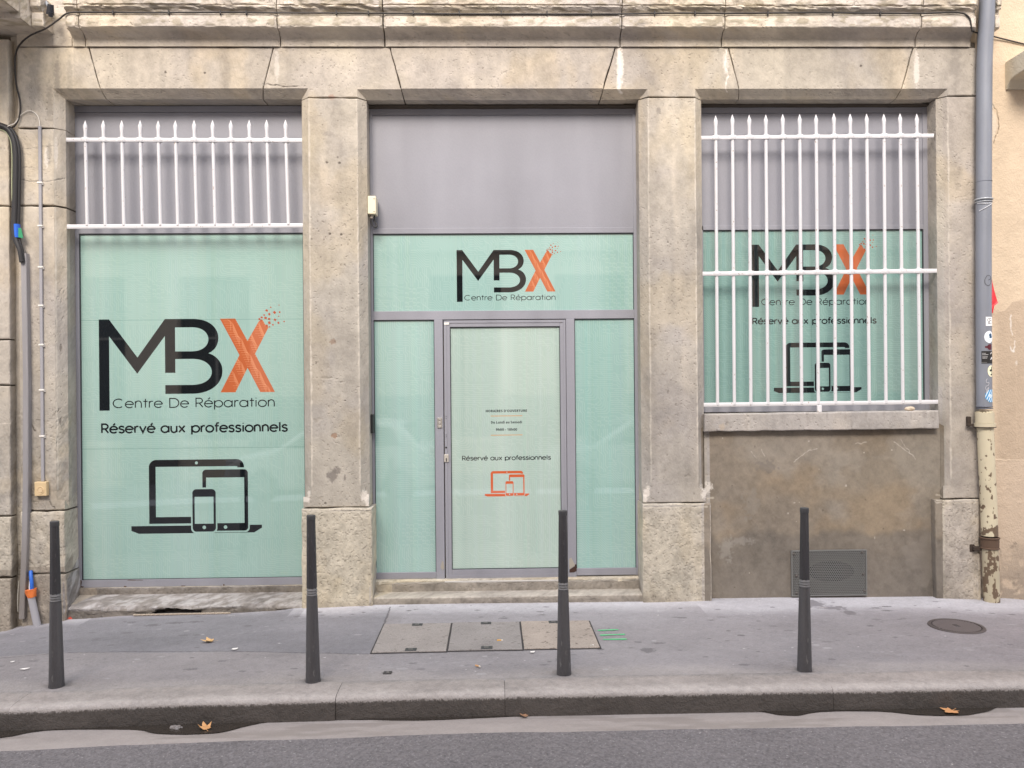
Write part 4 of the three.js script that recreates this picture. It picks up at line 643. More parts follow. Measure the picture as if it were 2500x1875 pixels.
// puddles in the gutter
const waterM = new THREE.MeshPhysicalMaterial({ color: new THREE.Color().setRGB(0.042, 0.035, 0.029), roughness: 0.12, specularIntensity: 0.8, ior: 1.33 });
function puddle(edge, label) {                        // edge: [x, z] of the street side; the other side is the kerb
  const pts = edge.map(([x, z]) => V(x, 0, z)), cv = new THREE.CatmullRomCurve3(pts, false, 'centripetal').getPoints(90), P = [], idx = [];
  for (const p of cv) { const k = (fb(p.x * 14, 3, 3) - 0.5) * 0.008; P.push(p.x, roadY(p.x, 2.2) + 0.0122, 1.952, p.x, roadY(p.x, 2.2) + 0.0122, Math.max(1.955, p.z + k)); }
  for (let i = 0; i < cv.length - 1; i++) { const a = i * 2; idx.push(a, a + 1, a + 2, a + 2, a + 1, a + 3); }
  const g = new THREE.BufferGeometry(); g.setAttribute('position', new THREE.Float32BufferAttribute(P, 3)); g.setIndex(idx); g.computeVertexNormals(); return obj('puddle', g, waterM, scene, { kind: 'structure', label });
}
puddle([[-5.2, 2.1], [-3.3, 2.09], [-2.85, 2.085], [-2.74, 2.07], [-2.66, 2.045], [-2.58, 2.0], [-2.49, 1.982], [-2.2, 1.998], [-1.96, 2.038], [-1.89, 2.075], [-1.80, 2.1], [-1.61, 2.112], [-1.5, 2.092], [-1.37, 2.008], [-1.27, 1.968], [-1.1, 1.96]], 'dark puddle against the kerb at the left with a curled leaf in it');
puddle([[-1.05, 1.962], [-0.75, 1.975], [-0.48, 2.0], [-0.33, 2.0], [-0.1, 1.985], [0.1, 1.972], [0.3, 1.96]], 'thin dark puddle along the kerb in the middle of the photo');
puddle([[1.45, 1.96], [1.53, 1.975], [1.605, 2.02], [1.70, 2.03], [1.80, 1.995], [2.0, 1.98], [2.23, 2.002], [2.39, 2.056], [2.63, 2.066], [2.8, 2.015], [2.88, 1.965], [2.96, 1.958]], 'dark puddle against the kerb at the right holding an orange leaf');

// ------------------------------------------------------------------ inspection covers
{
  const cM = (r, g, b) => { const mm = bakeMaps(0, 0.6, 0, 0.7, 256, 300, (x, z, o) => { const mid = fb(x * 6 + r * 90, z * 6, 4), g1 = vn(x * 190 + r * 50, z * 190), v = 1 + (mid - 0.5) * 0.3 + (g1 - 0.5) * 0.3; o[0] = r * v; o[1] = g * v; o[2] = b * v; const pk = sm(0.72, 0.8, fb(x * 40, z * 40 + r * 70, 2)); mix3(o, r * 0.45, g * 0.42, b * 0.4, pk * (r > 0.27 ? 0.8 : 0.4)); o[3] = 0.5 + (g1 - 0.5) * 0.4 - pk * 0.3; }); return new THREE.MeshStandardMaterial({ ...mm, roughness: 0.9, bumpScale: 0.005 }); };
  const spec = [[-0.815, -0.317, -0.317, -0.796, [0.262, 0.238, 0.222], 'pinkish grey concrete inspection cover, left one of the row of three'], [-0.317, 0.184, 0.191, -0.300, [0.238, 0.220, 0.210], 'darker grey concrete inspection cover in the middle of the row of three'], [0.184, 0.696, 0.693, 0.191, [0.315, 0.27, 0.232], 'tan pitted concrete inspection cover behind the third bollard']];
  spec.forEach(([bl, br, , , c, label], i) => {
    const zb = 0.572 - i * 0.010, zn = 1.218 - i * 0.009, x0 = bl + 0.006, x1 = br - 0.006, cx = (x0 + x1) / 2, y = walkY(cx, 0.9) + 0.004;
    const t = thing('inspection_cover', label, 'inspection cover', [cx, y, (zb + zn) / 2], 'concrete covers set in the pavement'); delete t.userData.group;
    const s = slab([[x0, -zn], [x1, -zn], [x1, -zb], [x0, -zb]], 0, 0.05, 0.002, 0.004, 0.08).rotateX(-Math.PI / 2).translate(0, y - 0.044, 0);
    const g = clean(s), p = g.attributes.position, u = g.attributes.uv; for (let k = 0; k < p.count; k++) u.setXY(k, (p.getX(k) - x0) / 0.6, (p.getZ(k) - zb) / 0.7);
    const gp = []; for (let k = 0; k < p.count; k++) p.setY(k, p.getY(k) + (walkY(p.getX(k), p.getZ(k)) - walkY(cx, 0.9)));
    obj('slab', g, cM(...c), t);
    const dk = groundGrid(x0 - 0.010, x1 + 0.010, 6, zb - 0.010, zn + 0.012, 6, (x, z) => walkY(x, z) + 0.0035); obj('joint', dk, std(0.045, 0.042, 0.042, 0.95), t);
    for (const [lx, lz] of [[cx - 0.0 + (i === 0 ? 0.0 : i === 1 ? 0.0 : -0.01), zb + 0.035], [cx + (i === 0 ? 0.01 : 0.01), zn - 0.036]]) { const yy = walkY(lx, lz) + 0.0105; const L = obj('lifting_slot', box(lx - 0.038, lx + 0.038, yy - 0.006, yy + 0.001, lz - 0.03, lz + 0.03, 0.001), std(0.05, 0.05, 0.052, 0.6, 0.3), t); obj('slot_key', box(lx - 0.018, lx + 0.012, yy + 0.001, yy + 0.004, lz - 0.010, lz + 0.012, 0.001), std(0.14, 0.135, 0.13, 0.5, 0.4), L); }
  });
  // round cast iron cover
  const m = thing('manhole_cover', 'round ribbed cast iron manhole cover in the pavement at right', 'manhole cover', [3.285, 0, 0.82]);
  const y = walkY(3.285, 0.82) + 0.005, iron = std(0.17, 0.145, 0.142, 0.65, 0.1);
  obj('rim', new THREE.LatheGeometry([[0.162, -0.01], [0.162, 0.002], [0.164, 0.004], [0.182, 0.004], [0.186, 0.0], [0.186, -0.01]].map((p) => new THREE.Vector2(...p)), 64).translate(3.285, y, 0.82), std(0.10, 0.085, 0.083, 0.6, 0.35), m);
  obj('lid', new THREE.CylinderGeometry(0.159, 0.159, 0.008, 64).translate(3.285, y - 0.004, 0.82), std(0.045, 0.038, 0.038, 0.8, 0.1), m);
  for (let i = -12; i <= 12; i++) { const dx = i * 0.012, L = Math.sqrt(0.153 * 0.153 - dx * dx); if (L < 0.03) continue; obj('rib', Math.abs(i) < 2 ? [box(3.285 + dx - 0.0035, 3.285 + dx + 0.0035, y, y + 0.0035, 0.82 - L, 0.82 - 0.03), box(3.285 + dx - 0.0035, 3.285 + dx + 0.0035, y, y + 0.0035, 0.82 + 0.03, 0.82 + L)] : box(3.285 + dx - 0.0035, 3.285 + dx + 0.0035, y, y + 0.0035, 0.82 - L, 0.82 + L), iron, m); }
  obj('centre_boss', new THREE.CylinderGeometry(0.02, 0.024, 0.005, 20).translate(3.285, y + 0.002, 0.82), std(0.07, 0.06, 0.06, 0.6, 0.3), m);
}
// survey paint: three green strokes
{
  const t = thing('paint_mark', 'three bright green sprayed strokes on the pavement right of the inspection covers', 'paint mark', [0.81, walkY(0.8, 0.9), 0.9]);
  for (const [a, b, za, zb] of [[0.726, 0.876, 0.793, 0.780], [0.726, 0.906, 0.911, 0.893], [0.733, 0.899, 1.010, 1.007]]) {
    const P = [], idx = [], n = 24; for (let i = 0; i <= n; i++) { const x = lerp(a, b, i / n), z = lerp(za, zb, i / n), w = 0.0095 * (0.7 + 0.6 * vn(x * 60, z * 9)) * (i === 0 || i === n ? 0.3 : 1); P.push(x, walkY(x, z) + 0.004, z - w, x, walkY(x, z) + 0.004, z + w); }
    for (let i = 0; i < n; i++) { const q = i * 2; idx.push(q, q + 1, q + 2, q + 2, q + 1, q + 3); }
    const g = new THREE.BufferGeometry(); g.setAttribute('position', new THREE.Float32BufferAttribute(P, 3)); g.setIndex(idx); g.computeVertexNormals(); obj('stroke', g, std(0.10, 0.55, 0.22, 0.8), t);
  }
}

// ------------------------------------------------------------------ bollards
{
  const bm = bakeMaps(0, 0.4, 0, 1, 128, 512, (x, y, o) => { const m = fb(x * 12, y * 9, 3), g = vn(x * 200, y * 200), v = 1 + (m - 0.5) * 0.3 + (g - 0.5) * 0.25; o[0] = 0.066 * v; o[1] = 0.063 * v; o[2] = 0.066 * v; mix3(o, 0.15, 0.14, 0.132, sm(0.16, 0.0, y + (m - 0.5) * 0.14) * 0.6); mix3(o, 0.16, 0.155, 0.15, sm(0.78, 0.82, fb(x * 34, y * 30 + 7, 3)) * 0.6); mix3(o, 0.09, 0.087, 0.088, sm(0.5, 0.7, fb(x * 20, y * 3 + 5, 3)) * 0.5); o[3] = g; });
  const body = new THREE.MeshStandardMaterial({ ...bm, roughness: 0.55, bumpScale: 0.0008 }), ringM = std(0.15, 0.148, 0.15, 0.45), capM = std(0.045, 0.045, 0.048, 0.5), topM = new THREE.MeshStandardMaterial({ ...bm, color: new THREE.Color(0.52, 0.52, 0.54), roughness: 0.5, bumpScale: 0.0006 });
  const t = thing('bollard', 'dark grey tapered steel bollard before the left jamb, leftmost of the four', 'bollard', [0, 0, 0], 'bollards along the kerb');
  const lathe = (p, k = 40) => new THREE.LatheGeometry(p.map((q) => new THREE.Vector2(...q)), k);
  obj('lower_post', lathe([[0.0445, -0.06], [0.0445, 0.006], [0.043, 0.012], [0.0315, 0.505], [0.0308, 0.508]]), body, t);
  const rings = [[0.028, 0.506]]; for (const y of [0.509, 0.524, 0.539]) rings.push([0.0285, y], [0.0315, y + 0.002], [0.0315, y + 0.005], [0.0285, y + 0.007]); rings.push([0.028, 0.556]); obj('ring_collar', lathe(rings), ringM, t);
  obj('upper_post', toCreasedNormals(lathe([[0.027, 0.55], [0.0312, 0.556], [0.0255, 0.955], [0.0245, 0.957]], 8).rotateY(Math.PI / 8 + 0.25).toNonIndexed(), 0.3), topM, t);
  obj('cap', lathe([[0.0245, 0.955], [0.0262, 0.957], [0.0262, 0.982], [0.024, 0.986], [0.0, 0.988]]), capM, t);
  const L = ['dark grey tapered steel bollard before the left jamb, leftmost of the four', 'dark grey tapered steel bollard standing in front of the left pier plinth', 'dark grey tapered steel bollard in front of the glass door and tan cover', 'dark grey tapered steel bollard in front of the perforated vent plate'];
  [[-2.618, 1.655, -0.030, 0.1, 0.004], [-1.083, 1.716, -0.003, 0.5, 0.004], [0.412, 1.672, 0, 1.1, -0.001], [1.869, 1.685, 0, 1.7, -0.008]].forEach(([x, z, y, r, lean], i) => {
    const o = i ? t.clone() : t; if (i) { o.name = numbered('bollard'); scene.add(o); o.userData = { ...t.userData }; } o.position.set(x, y, z); o.rotation.set(0, r, lean, 'ZYX'); o.userData.label = L[i];
  });
}

// ------------------------------------------------------------------ downpipe at the right
{
  const d = thing('downpipe', 'grey zinc rainwater pipe running into a cream cast iron pipe, right of the shop', 'downpipe', [3.96, -0.03, 0.07]);
  const zm = bakeMaps(0, 0.4, 0, 4, 64, 1024, (x, y, o) => { const s = fb(x * 30, y * 1.2, 3), m = fb(x * 8, y * 4, 4), v = 1 + (s - 0.5) * 0.28 + (m - 0.5) * 0.2; o[0] = 0.225 * v; o[1] = 0.24 * v; o[2] = 0.275 * v; o[3] = m; });
  const zinc = new THREE.MeshStandardMaterial({ ...zm, roughness: 0.55, metalness: 0.15, bumpScale: 0.001 });
  const cm = bakeMaps(0, 0.4, 0, 1.5, 192, 720, (x, y, o) => {
    const m = fb(x * 9, y * 9, 4), g = vn(x * 120, y * 120); o[0] = 0.58; o[1] = 0.52; o[2] = 0.37; const v = 1 + (m - 0.5) * 0.2; o[0] *= v; o[1] *= v; o[2] *= v;
    const low = sm(0.48, 0.44, y), ff = fb(x * 34 + 5, y * 26, 4), flake = sm(0.665 - low * 0.13, 0.69 - low * 0.10, ff + sm(0.07, 0.02, Math.abs(y - 0.53)) * 0.3); mix3(o, 0.30, 0.25, 0.17, low * 0.5); mix3(o, 0.10, 0.058, 0.033, flake * 0.9); o[3] = 0.6 - flake * 0.4 + (g - 0.5) * 0.1;
  });
  const cream = new THREE.MeshStandardMaterial({ ...cm, roughness: 0.6, bumpScale: 0.002 }), rust = std(0.105, 0.065, 0.042, 0.85);
  const zc = 0.075, up = [[3.984, 13, zc + 0.03], [3.984, 5, zc + 0.03], [3.979, 4.65, zc + 0.02], [3.973, 4.4, zc], [3.964, 4.0, zc], [3.956, 3.4, zc], [3.947, 2.6, zc], [3.944, 2.1, zc], [3.943, 1.53, zc]];
  const pipe = (pts, r, k, n) => { const g = new THREE.TubeGeometry(new THREE.CatmullRomCurve3(pts.map((p) => V(...p)), false, 'centripetal'), n, r, k, false); const u = g.attributes.uv; const p = g.attributes.position; for (let i = 0; i < u.count; i++) u.setXY(i, u.getY(i) * 0.9, p.getY(i) / 4); return g; };
  obj('zinc_pipe', pipe(up, 0.058, 32, 90), zinc, d);
  obj('pipe_seam', [new THREE.TorusGeometry(0.0582, 0.002, 6, 40).rotateX(Math.PI / 2).translate(3.956, 3.34, zc), new THREE.TorusGeometry(0.0590, 0.0035, 8, 40).rotateX(Math.PI / 2).translate(3.943, 1.535, zc), new THREE.TorusGeometry(0.0590, 0.0045, 8, 40).rotateX(Math.PI / 2).translate(3.943, 1.522, zc)], std(0.12, 0.13, 0.16, 0.5, 0.2), d);
  const lo = pipe([[3.945, 1.50, zc], [3.950, 1.35, zc], [3.962, 1.0, zc], [3.974, 0.68, zc], [3.978, 0.5, zc]], 0.0615, 32, 40), u = lo.attributes.uv, p = lo.attributes.position; for (let i = 0; i < u.count; i++) u.setY(i, p.getY(i) / 1.5); obj('cast_iron_pipe', lo, cream, d, { label: 'cream painted cast iron pipe with rust flakes' });
  const foot = pipe([[3.979, 0.42, zc], [3.984, 0.25, zc], [3.991, -0.08, zc]], 0.0605, 32, 12), u2 = foot.attributes.uv, p2 = foot.attributes.position; for (let i = 0; i < u2.count; i++) u2.setY(i, (p2.getY(i) + 0.06) / 1.5 * 0.9); obj('pipe_foot', foot, cream, d, { label: 'rusty flaking foot of the pipe' });
  obj('socket', [new THREE.CylinderGeometry(0.068, 0.066, 0.085, 32).translate(3.979, 0.438, zc), new THREE.TorusGeometry(0.068, 0.007, 8, 40).rotateX(Math.PI / 2).translate(3.978, 0.482, zc), new THREE.TorusGeometry(0.0665, 0.006, 8, 40).rotateX(Math.PI / 2).translate(3.979, 0.400, zc)], rust, d);
  obj('collar', [new THREE.CylinderGeometry(0.070, 0.070, 0.085, 32).translate(3.945, 1.447, zc), new THREE.CylinderGeometry(0.078, 0.078, 0.030, 32).translate(3.947, 1.388, zc)], std(0.55, 0.49, 0.35, 0.6), d);
  obj('wall_bracket', [box(3.825, 3.95, 1.378, 1.396, 0.02, 0.045, 0.004), box(3.835, 3.865, 1.375, 1.455, -0.01, 0.03, 0.008), new THREE.TorusGeometry(0.078, 0.004, 6, 40).rotateX(Math.PI / 2).translate(3.947, 1.371, zc), box(3.86, 3.94, 0.375, 0.405, 0.0, 0.06, 0.004), box(3.845, 3.885, 0.36, 0.42, -0.01, 0.03, 0.006)], std(0.045, 0.032, 0.024, 0.85), d);
  obj('pipe_clip', [new THREE.TorusGeometry(0.0625, 0.007, 8, 40).rotateX(Math.PI / 2).translate(3.953, 3.197, zc), new THREE.TorusGeometry(0.0615, 0.004, 8, 40).rotateX(Math.PI / 2).translate(3.953, 3.176, zc)], std(0.40, 0.42, 0.44, 0.4, 0.3), d);
  obj('cement_fillet', onFacade(slab([[3.90, -0.06], [3.935, -0.06], [3.925, 0.35], [3.905, 0.35]], -0.02, 0.03, 0.006, 0.006)), stoneM, d);
  // stickers wrapped round the pipe
  const stick = (name, label, yc, h, a0, a1, draw, outline) => {
    const cv = document.createElement('canvas'); cv.width = 96; cv.height = Math.round(96 * h / ((a1 - a0) * 0.059)); const c = cv.getContext('2d'); draw(c, 96, cv.height);
    const t = new THREE.CanvasTexture(cv); t.colorSpace = THREE.SRGBColorSpace;
    const n = 28, P = [], U = [], idx = [];                // outline(t) gives the half height at t across
    for (let i = 0; i <= n; i++) { const q = i / n, a = lerp(a0, a1, q), k = outline ? outline(q) : 1, r = 0.0592, xc = curve([[1.5, 3.943], [2.6, 3.947]], yc); for (const s of [-1, 1]) { P.push(xc + Math.sin(a) * r, yc + s * h / 2 * k, zc + Math.cos(a) * r); U.push(q, 0.5 + s * 0.5 * k); } }
    for (let i = 0; i < n; i++) { const q = i * 2; idx.push(q, q + 2, q + 1, q + 1, q + 2, q + 3); }
    const g = new THREE.BufferGeometry(); g.setAttribute('position', new THREE.Float32BufferAttribute(P, 3)); g.setAttribute('uv', new THREE.Float32BufferAttribute(U, 2)); g.setIndex(idx); g.computeVertexNormals();
    obj(name, g, new THREE.MeshStandardMaterial({ map: t, roughness: 0.5, side: THREE.DoubleSide }), d, { label });
  };
  const disc = (q) => Math.sqrt(Math.max(0, 1 - (2 * q - 1) ** 2));
  const blobs = (c, w, h, col, list) => { c.fillStyle = col; for (const [x, y, r] of list) { c.beginPath(); c.arc(x * w, y * h, r * w, 0, 7); c.fill(); } };
  stick('sticker', 'square white sticker with black doodle', 2.216, 0.072, -0.30, 0.78, (c, w, h) => { c.fillStyle = '#eeeeee'; c.fillRect(0, 0, w, h); c.strokeStyle = '#1a1a1a'; c.lineWidth = 5; for (const [x, y, r] of [[0.38, 0.35, 0.17], [0.62, 0.3, 0.14], [0.6, 0.6, 0.2], [0.4, 0.68, 0.12]]) { c.beginPath(); c.arc(x * w, y * h, r * w, 0.3, 5.6); c.stroke(); } });
  stick('sticker', 'round white sticker with blue blotch', 2.092, 0.096, -0.5, 0.85, (c, w, h) => { c.fillStyle = '#e9eff4'; c.fillRect(0, 0, w, h); blobs(c, w, h, '#1d4a6c', [[0.62, 0.35, 0.17], [0.7, 0.5, 0.14], [0.58, 0.52, 0.1]]); blobs(c, w, h, '#7fa3c4', [[0.35, 0.62, 0.05], [0.25, 0.5, 0.04], [0.5, 0.75, 0.05], [0.72, 0.72, 0.04]]); }, disc);
  stick('sticker', 'dark red sticker', 2.012, 0.045, -0.4, 0.55, (c, w, h) => { c.fillStyle = '#541422'; c.fillRect(0, 0, w, h); }, (q) => 0.35 + 0.65 * sm(0.25, 0.55, q));
  stick('sticker', 'black rectangular sticker with small white lettering', 1.930, 0.100, -0.85, 0.85, (c, w, h) => { c.fillStyle = '#22201f'; c.fillRect(0, 0, w, h); c.fillStyle = '#d8d8d8'; for (const [y, l] of [[0.16, 0.3], [0.27, 0.5], [0.44, 0.46], [0.54, 0.4]]) for (let x = 0.06; x < l; x += 0.045) c.fillRect(x * w, y * h, 0.03 * w, 0.06 * h * (0.6 + 0.5 * vn(x * 90, y * 50))); blobs(c, w, h, '#e2e2e2', [[0.8, 0.15, 0.06], [0.72, 0.22, 0.04], [0.82, 0.58, 0.08], [0.73, 0.66, 0.05], [0.86, 0.5, 0.04]]); c.fillStyle = '#8a8a8a'; c.fillRect(0, h * 0.9, w * 0.4, h * 0.03); });
  stick('sticker', 'round cream sticker with a black blot', 1.820, 0.092, -0.1, 0.95, (c, w, h) => { c.fillStyle = '#efe9c8'; c.fillRect(0, 0, w, h); c.fillStyle = '#151515'; c.fillRect(w * 0.55, h * 0.12, w * 0.22, h * 0.3); c.fillRect(w * 0.28, h * 0.36, w * 0.5, h * 0.17); c.fillRect(w * 0.62, h * 0.5, w * 0.15, h * 0.36); c.fillRect(w * 0.42, h * 0.76, w * 0.3, h * 0.12); }, disc);
  stick('sticker', 'blue and white striped shield shaped sticker', 1.622, 0.100, -0.40, 0.85, (c, w, h) => { c.fillStyle = '#3f8fc4'; c.fillRect(0, 0, w, h); c.strokeStyle = '#d7e8f2'; c.lineWidth = 9; for (let i = -3; i < 6; i++) { c.beginPath(); c.moveTo(i * 26, h); c.lineTo(i * 26 + 60, 0); c.stroke(); } c.fillStyle = '#dbe9f0'; c.beginPath(); c.arc(w * 0.58, h * 0.5, w * 0.2, 0, 7); c.fill(); c.strokeStyle = '#6d9cc0'; c.lineWidth = 4; c.beginPath(); c.arc(w * 0.58, h * 0.5, w * 0.1, 0.5, 5); c.stroke(); }, (q) => 0.45 + 0.55 * sm(0, 0.45, q));
  // marker scribbles
  const onPipe = (a, y) => [3.9445 + Math.sin(a) * 0.0592, y, zc + Math.cos(a) * 0.0592];
  obj('scribble', [tube([[-0.15, 1.76], [-0.3, 1.745], [-0.2, 1.725], [0.02, 1.73], [-0.05, 1.705], [-0.3, 1.70], [-0.35, 1.675], [-0.1, 1.665], [0.0, 1.69], [-0.25, 1.66], [-0.3, 1.64]].map((q) => onPipe(...q)), 0.0018, 80, 5)], std(0.55, 0.55, 0.58, 0.7), d);
  obj('scribble', [tube([[-0.35, 2.55], [-0.05, 2.58], [0.45, 2.575], [0.5, 2.52], [0.1, 2.50], [-0.3, 2.515], [-0.37, 2.548]].map((q) => onPipe(...q)), 0.0016, 60, 5), tube([[0.1, 2.545], [0.45, 2.555]].map((q) => onPipe(...q)), 0.0022, 8, 5)], std(0.03, 0.03, 0.035, 0.7), d);
  // clear tape and red tape tied on
  const t = thing('red_tape', 'torn red plastic tape hanging on the right side of the downpipe', 'tape', [4.005, 2.54, 0.1]);
  const P = [], idx = [], rows = [[4.002, 4.012, 2.55], [3.99, 4.028, 2.47], [3.985, 4.045, 2.40], [3.985, 4.056, 2.365], [3.99, 4.022, 2.345], [3.993, 4.008, 2.285]]; rows.forEach(([a, b, y], i) => { for (let k = 0; k <= 4; k++) { const q = k / 4; P.push(lerp(a, b, q), y, 0.088 + Math.sin(q * 5 + i * 0.5) * 0.008); } }); for (let i = 0; i < rows.length - 1; i++) for (let k = 0; k < 4; k++) { const a = i * 5 + k, b = a + 5; idx.push(a, b, a + 1, a + 1, b, b + 1); }
  const g = new THREE.BufferGeometry(); g.setAttribute('position', new THREE.Float32BufferAttribute(P, 3)); g.setIndex(idx); g.computeVertexNormals();
  obj('flag', g, new THREE.MeshPhysicalMaterial({ color: new THREE.Color().setRGB(0.78, 0.045, 0.06), roughness: 0.45, side: THREE.DoubleSide, transmission: 0.25, thickness: 0 }), t);
  obj('string', tube([[4.006, 3.165, 0.09], [4.009, 2.9, 0.085], [4.004, 2.55, 0.09], [3.99, 2.33, 0.10], [4.0, 2.2, 0.09], [3.993, 2.14, 0.10]], 0.0022, 60, 5), std(0.62, 0.56, 0.48, 0.5), t);
  obj('clear_band', tube([[3.893, 3.165, 0.09], [3.915, 3.158, 0.125], [3.955, 3.155, 0.136], [3.995, 3.165, 0.115], [4.006, 3.168, 0.09], [3.98, 3.15, 0.13], [3.93, 3.12, 0.133], [3.898, 3.10, 0.105]], 0.003, 60, 6), std(0.62, 0.63, 0.65, 0.3), t);
}

// ------------------------------------------------------------------ cables, conduits, boxes
const black = std(0.022, 0.021, 0.022, 0.5), rubber = std(0.035, 0.03, 0.027, 0.6);
{
  const c = thing('cornice_cable', 'thin dark cable clipped along the cornice and dropping at the left jamb', 'cable', [0, 4.66, 0.16]);
  const pts = [[-3.812, 3.80, 0.02], [-3.76, 3.815, 0.022], [-3.735, 3.85, 0.02], [-3.715, 3.92, 0.016], [-3.716, 4.02, 0.013], [-3.745, 4.15, 0.012], [-3.752, 4.26, 0.012], [-3.748, 4.379, 0.014], [-3.717, 4.438, 0.03], [-3.674, 4.472, 0.05], [-3.606, 4.502, 0.08], [-3.544, 4.521, 0.10], [-3.455, 4.543, 0.125], [-3.346, 4.618, 0.127], [-3.285, 4.658, 0.133], [-3.1, 4.668, 0.132], [-2.7, 4.666, 0.132], [-2, 4.669, 0.132], [-1.67, 4.666, 0.132], [-0.85, 4.663, 0.132], [-0.2, 4.659, 0.132], [0.4, 4.659, 0.132], [1.05, 4.661, 0.132], [1.45, 4.668, 0.132], [1.9, 4.666, 0.132], [2.6, 4.674, 0.132], [3.25, 4.668, 0.132], [3.44, 4.668, 0.132], [3.6, 4.675, 0.132], [3.72, 4.676, 0.132], [3.785, 4.661, 0.133], [3.82, 4.626, 0.133], [3.832, 4.581, 0.127], [3.85, 4.535, 0.11]];
  obj('cable', tube(pts, 0.0068, 420, 7), rubber, c);
  for (const x of [-2.93, -2.5, -2.1, -1.9, -1.2, -0.95, -0.6, -0.24, 0.09, 0.45, 0.8, 1.3, 1.62, 2.2, 2.72, 3.1]) obj('cable_clip', box(x - 0.005, x + 0.005, 4.651, 4.683, 0.124, 0.142, 0.002), rubber, c);
  const r = thing('wall_cable', 'thin dark cable leaving the downpipe across the beige wall', 'cable', [4.06, 4.54, 0.0]);
  obj('cable', tube([[3.86, 4.545, 0.09], [3.95, 4.56, 0.02], [4.05, 4.55, 0.0], [4.2, 4.52, -0.012], [4.45, 4.465, -0.014], [5.2, 4.36, -0.014]], 0.006, 60, 7), rubber, r);
}
{
  const b = thing('cable_bundle', 'bundle of thick black cables bending down at the left jamb', 'cable bundle', [-3.73, 2.8, 0.03]);
  const path = (dx, dz) => [[-4.3, 3.86 + dx, 0.05 + dz], [-3.95, 3.83 + dx * 0.8, 0.045 + dz], [-3.84, 3.812 + dx * 0.6, 0.04 + dz], [-3.782 + dx * 0.6, 3.778 + dx * 0.5, 0.04 + dz], [-3.748 + dx, 3.71, 0.04 + dz], [-3.731 + dx, 3.62, 0.04 + dz], [-3.728 + dx, 3.5, 0.04 + dz], [-3.733 + dx, 3.3, 0.04 + dz], [-3.738 + dx, 3.15, 0.04 + dz], [-3.741 + dx, 3.02, 0.042 + dz], [-3.733 + dx * 0.9, 2.93, 0.045 + dz], [-3.70 + dx * 0.5, 2.83, 0.05 + dz], [-3.685 + dx * 0.4, 2.74, 0.05 + dz]];
  for (const [dx, dz, r] of [[0, 0.014, 0.018], [-0.022, 0, 0.014], [0.017, -0.002, 0.0145], [-0.006, -0.012, 0.012]]) obj('cable', tube(path(dx, dz), r, 120, 8), black, b);
  obj('ground_wire', tube([[-4.3, 3.82, 0.04], [-3.9, 3.79, 0.04], [-3.82, 3.772, 0.045], [-3.776, 3.71, 0.05], [-3.762, 3.6, 0.05], [-3.764, 3.35, 0.05], [-3.765, 3.15, 0.045]], 0.004, 60, 6), std(0.42, 0.45, 0.28, 0.6), b);
  obj('cable_print', box(-3.744, -3.732, 3.22, 3.35, 0.064, 0.0655), std(0.42, 0.40, 0.38, 0.7), b);
  obj('blue_tape', new THREE.CylinderGeometry(0.029, 0.027, 0.105, 16, 1, true).scale(0.8, 1, 0.9).translate(-3.727, 2.985, 0.052), std(0.02, 0.13, 0.62, 0.5, 0, { side: THREE.DoubleSide }), b);
  obj('green_tag', slab([[-3.712, 2.935], [-3.672, 2.925], [-3.686, 3.004], [-3.712, 3.008]], 0.062, 0.066, 0.001, 0.001), std(0.025, 0.27, 0.12, 0.5), b);
}
{
  const t = thing('cable_trunking', 'long grey steel cable trunking standing against the left jamb', 'trunking', [-3.69, -0.05, 0.04]);
  const tm = bakeMaps(0, 0.3, 0, 3, 96, 900, (x, y, o) => { const m = fb(x * 14, y * 4, 4), s = fb(x * 50, y * 2, 3), v = 1 + (m - 0.5) * 0.3 + (s - 0.5) * 0.2; o[0] = 0.29 * v; o[1] = 0.28 * v; o[2] = 0.287 * v; mix3(o, 0.2, 0.175, 0.15, sm(0.9, 0.2, y) * 0.7); o[3] = m; });
  const M = new THREE.MeshStandardMaterial({ ...tm, roughness: 0.55, metalness: 0.1, bumpScale: 0.002 });
  // slightly crooked: sections set end to end
  const secs = [[2.812, -3.681, 0.045], [1.9, -3.672, 0.046], [1.0, -3.678, 0.05], [0.55, -3.69, 0.052], [-0.06, -3.715, 0.056]]; const P = [], idx = [];
  for (const [y, x, z] of secs) { const w = 0.0215; P.push([x - w, y, z - 0.05], [x - w, y, z], [x - w + 0.004, y, z + 0.004], [x + w - 0.004, y, z + 0.004], [x + w, y, z], [x + w + 0.0, y, z - 0.05]); }
  for (let i = 0; i < secs.length - 1; i++) for (let k = 0; k < 5; k++) { const a = i * 6 + k, b = a + 6; idx.push(a, b, a + 1, a + 1, b, b + 1); }
  const g = new THREE.BufferGeometry(); g.setAttribute('position', new THREE.Float32BufferAttribute(P.flat(), 3)); g.setIndex(idx); const gg = toCreasedNormals(g, 0.5); uvPlane(gg, 0, 0.3, 0, 3); M.side = THREE.DoubleSide; obj('cover', gg, M, t);
  obj('rear_wire', tube([[-3.735, 0.24, 0.05], [-3.742, 0.1, 0.06], [-3.74, 0.0, 0.06]], 0.003, 20, 5), std(0.4, 0.38, 0.32), t);
}
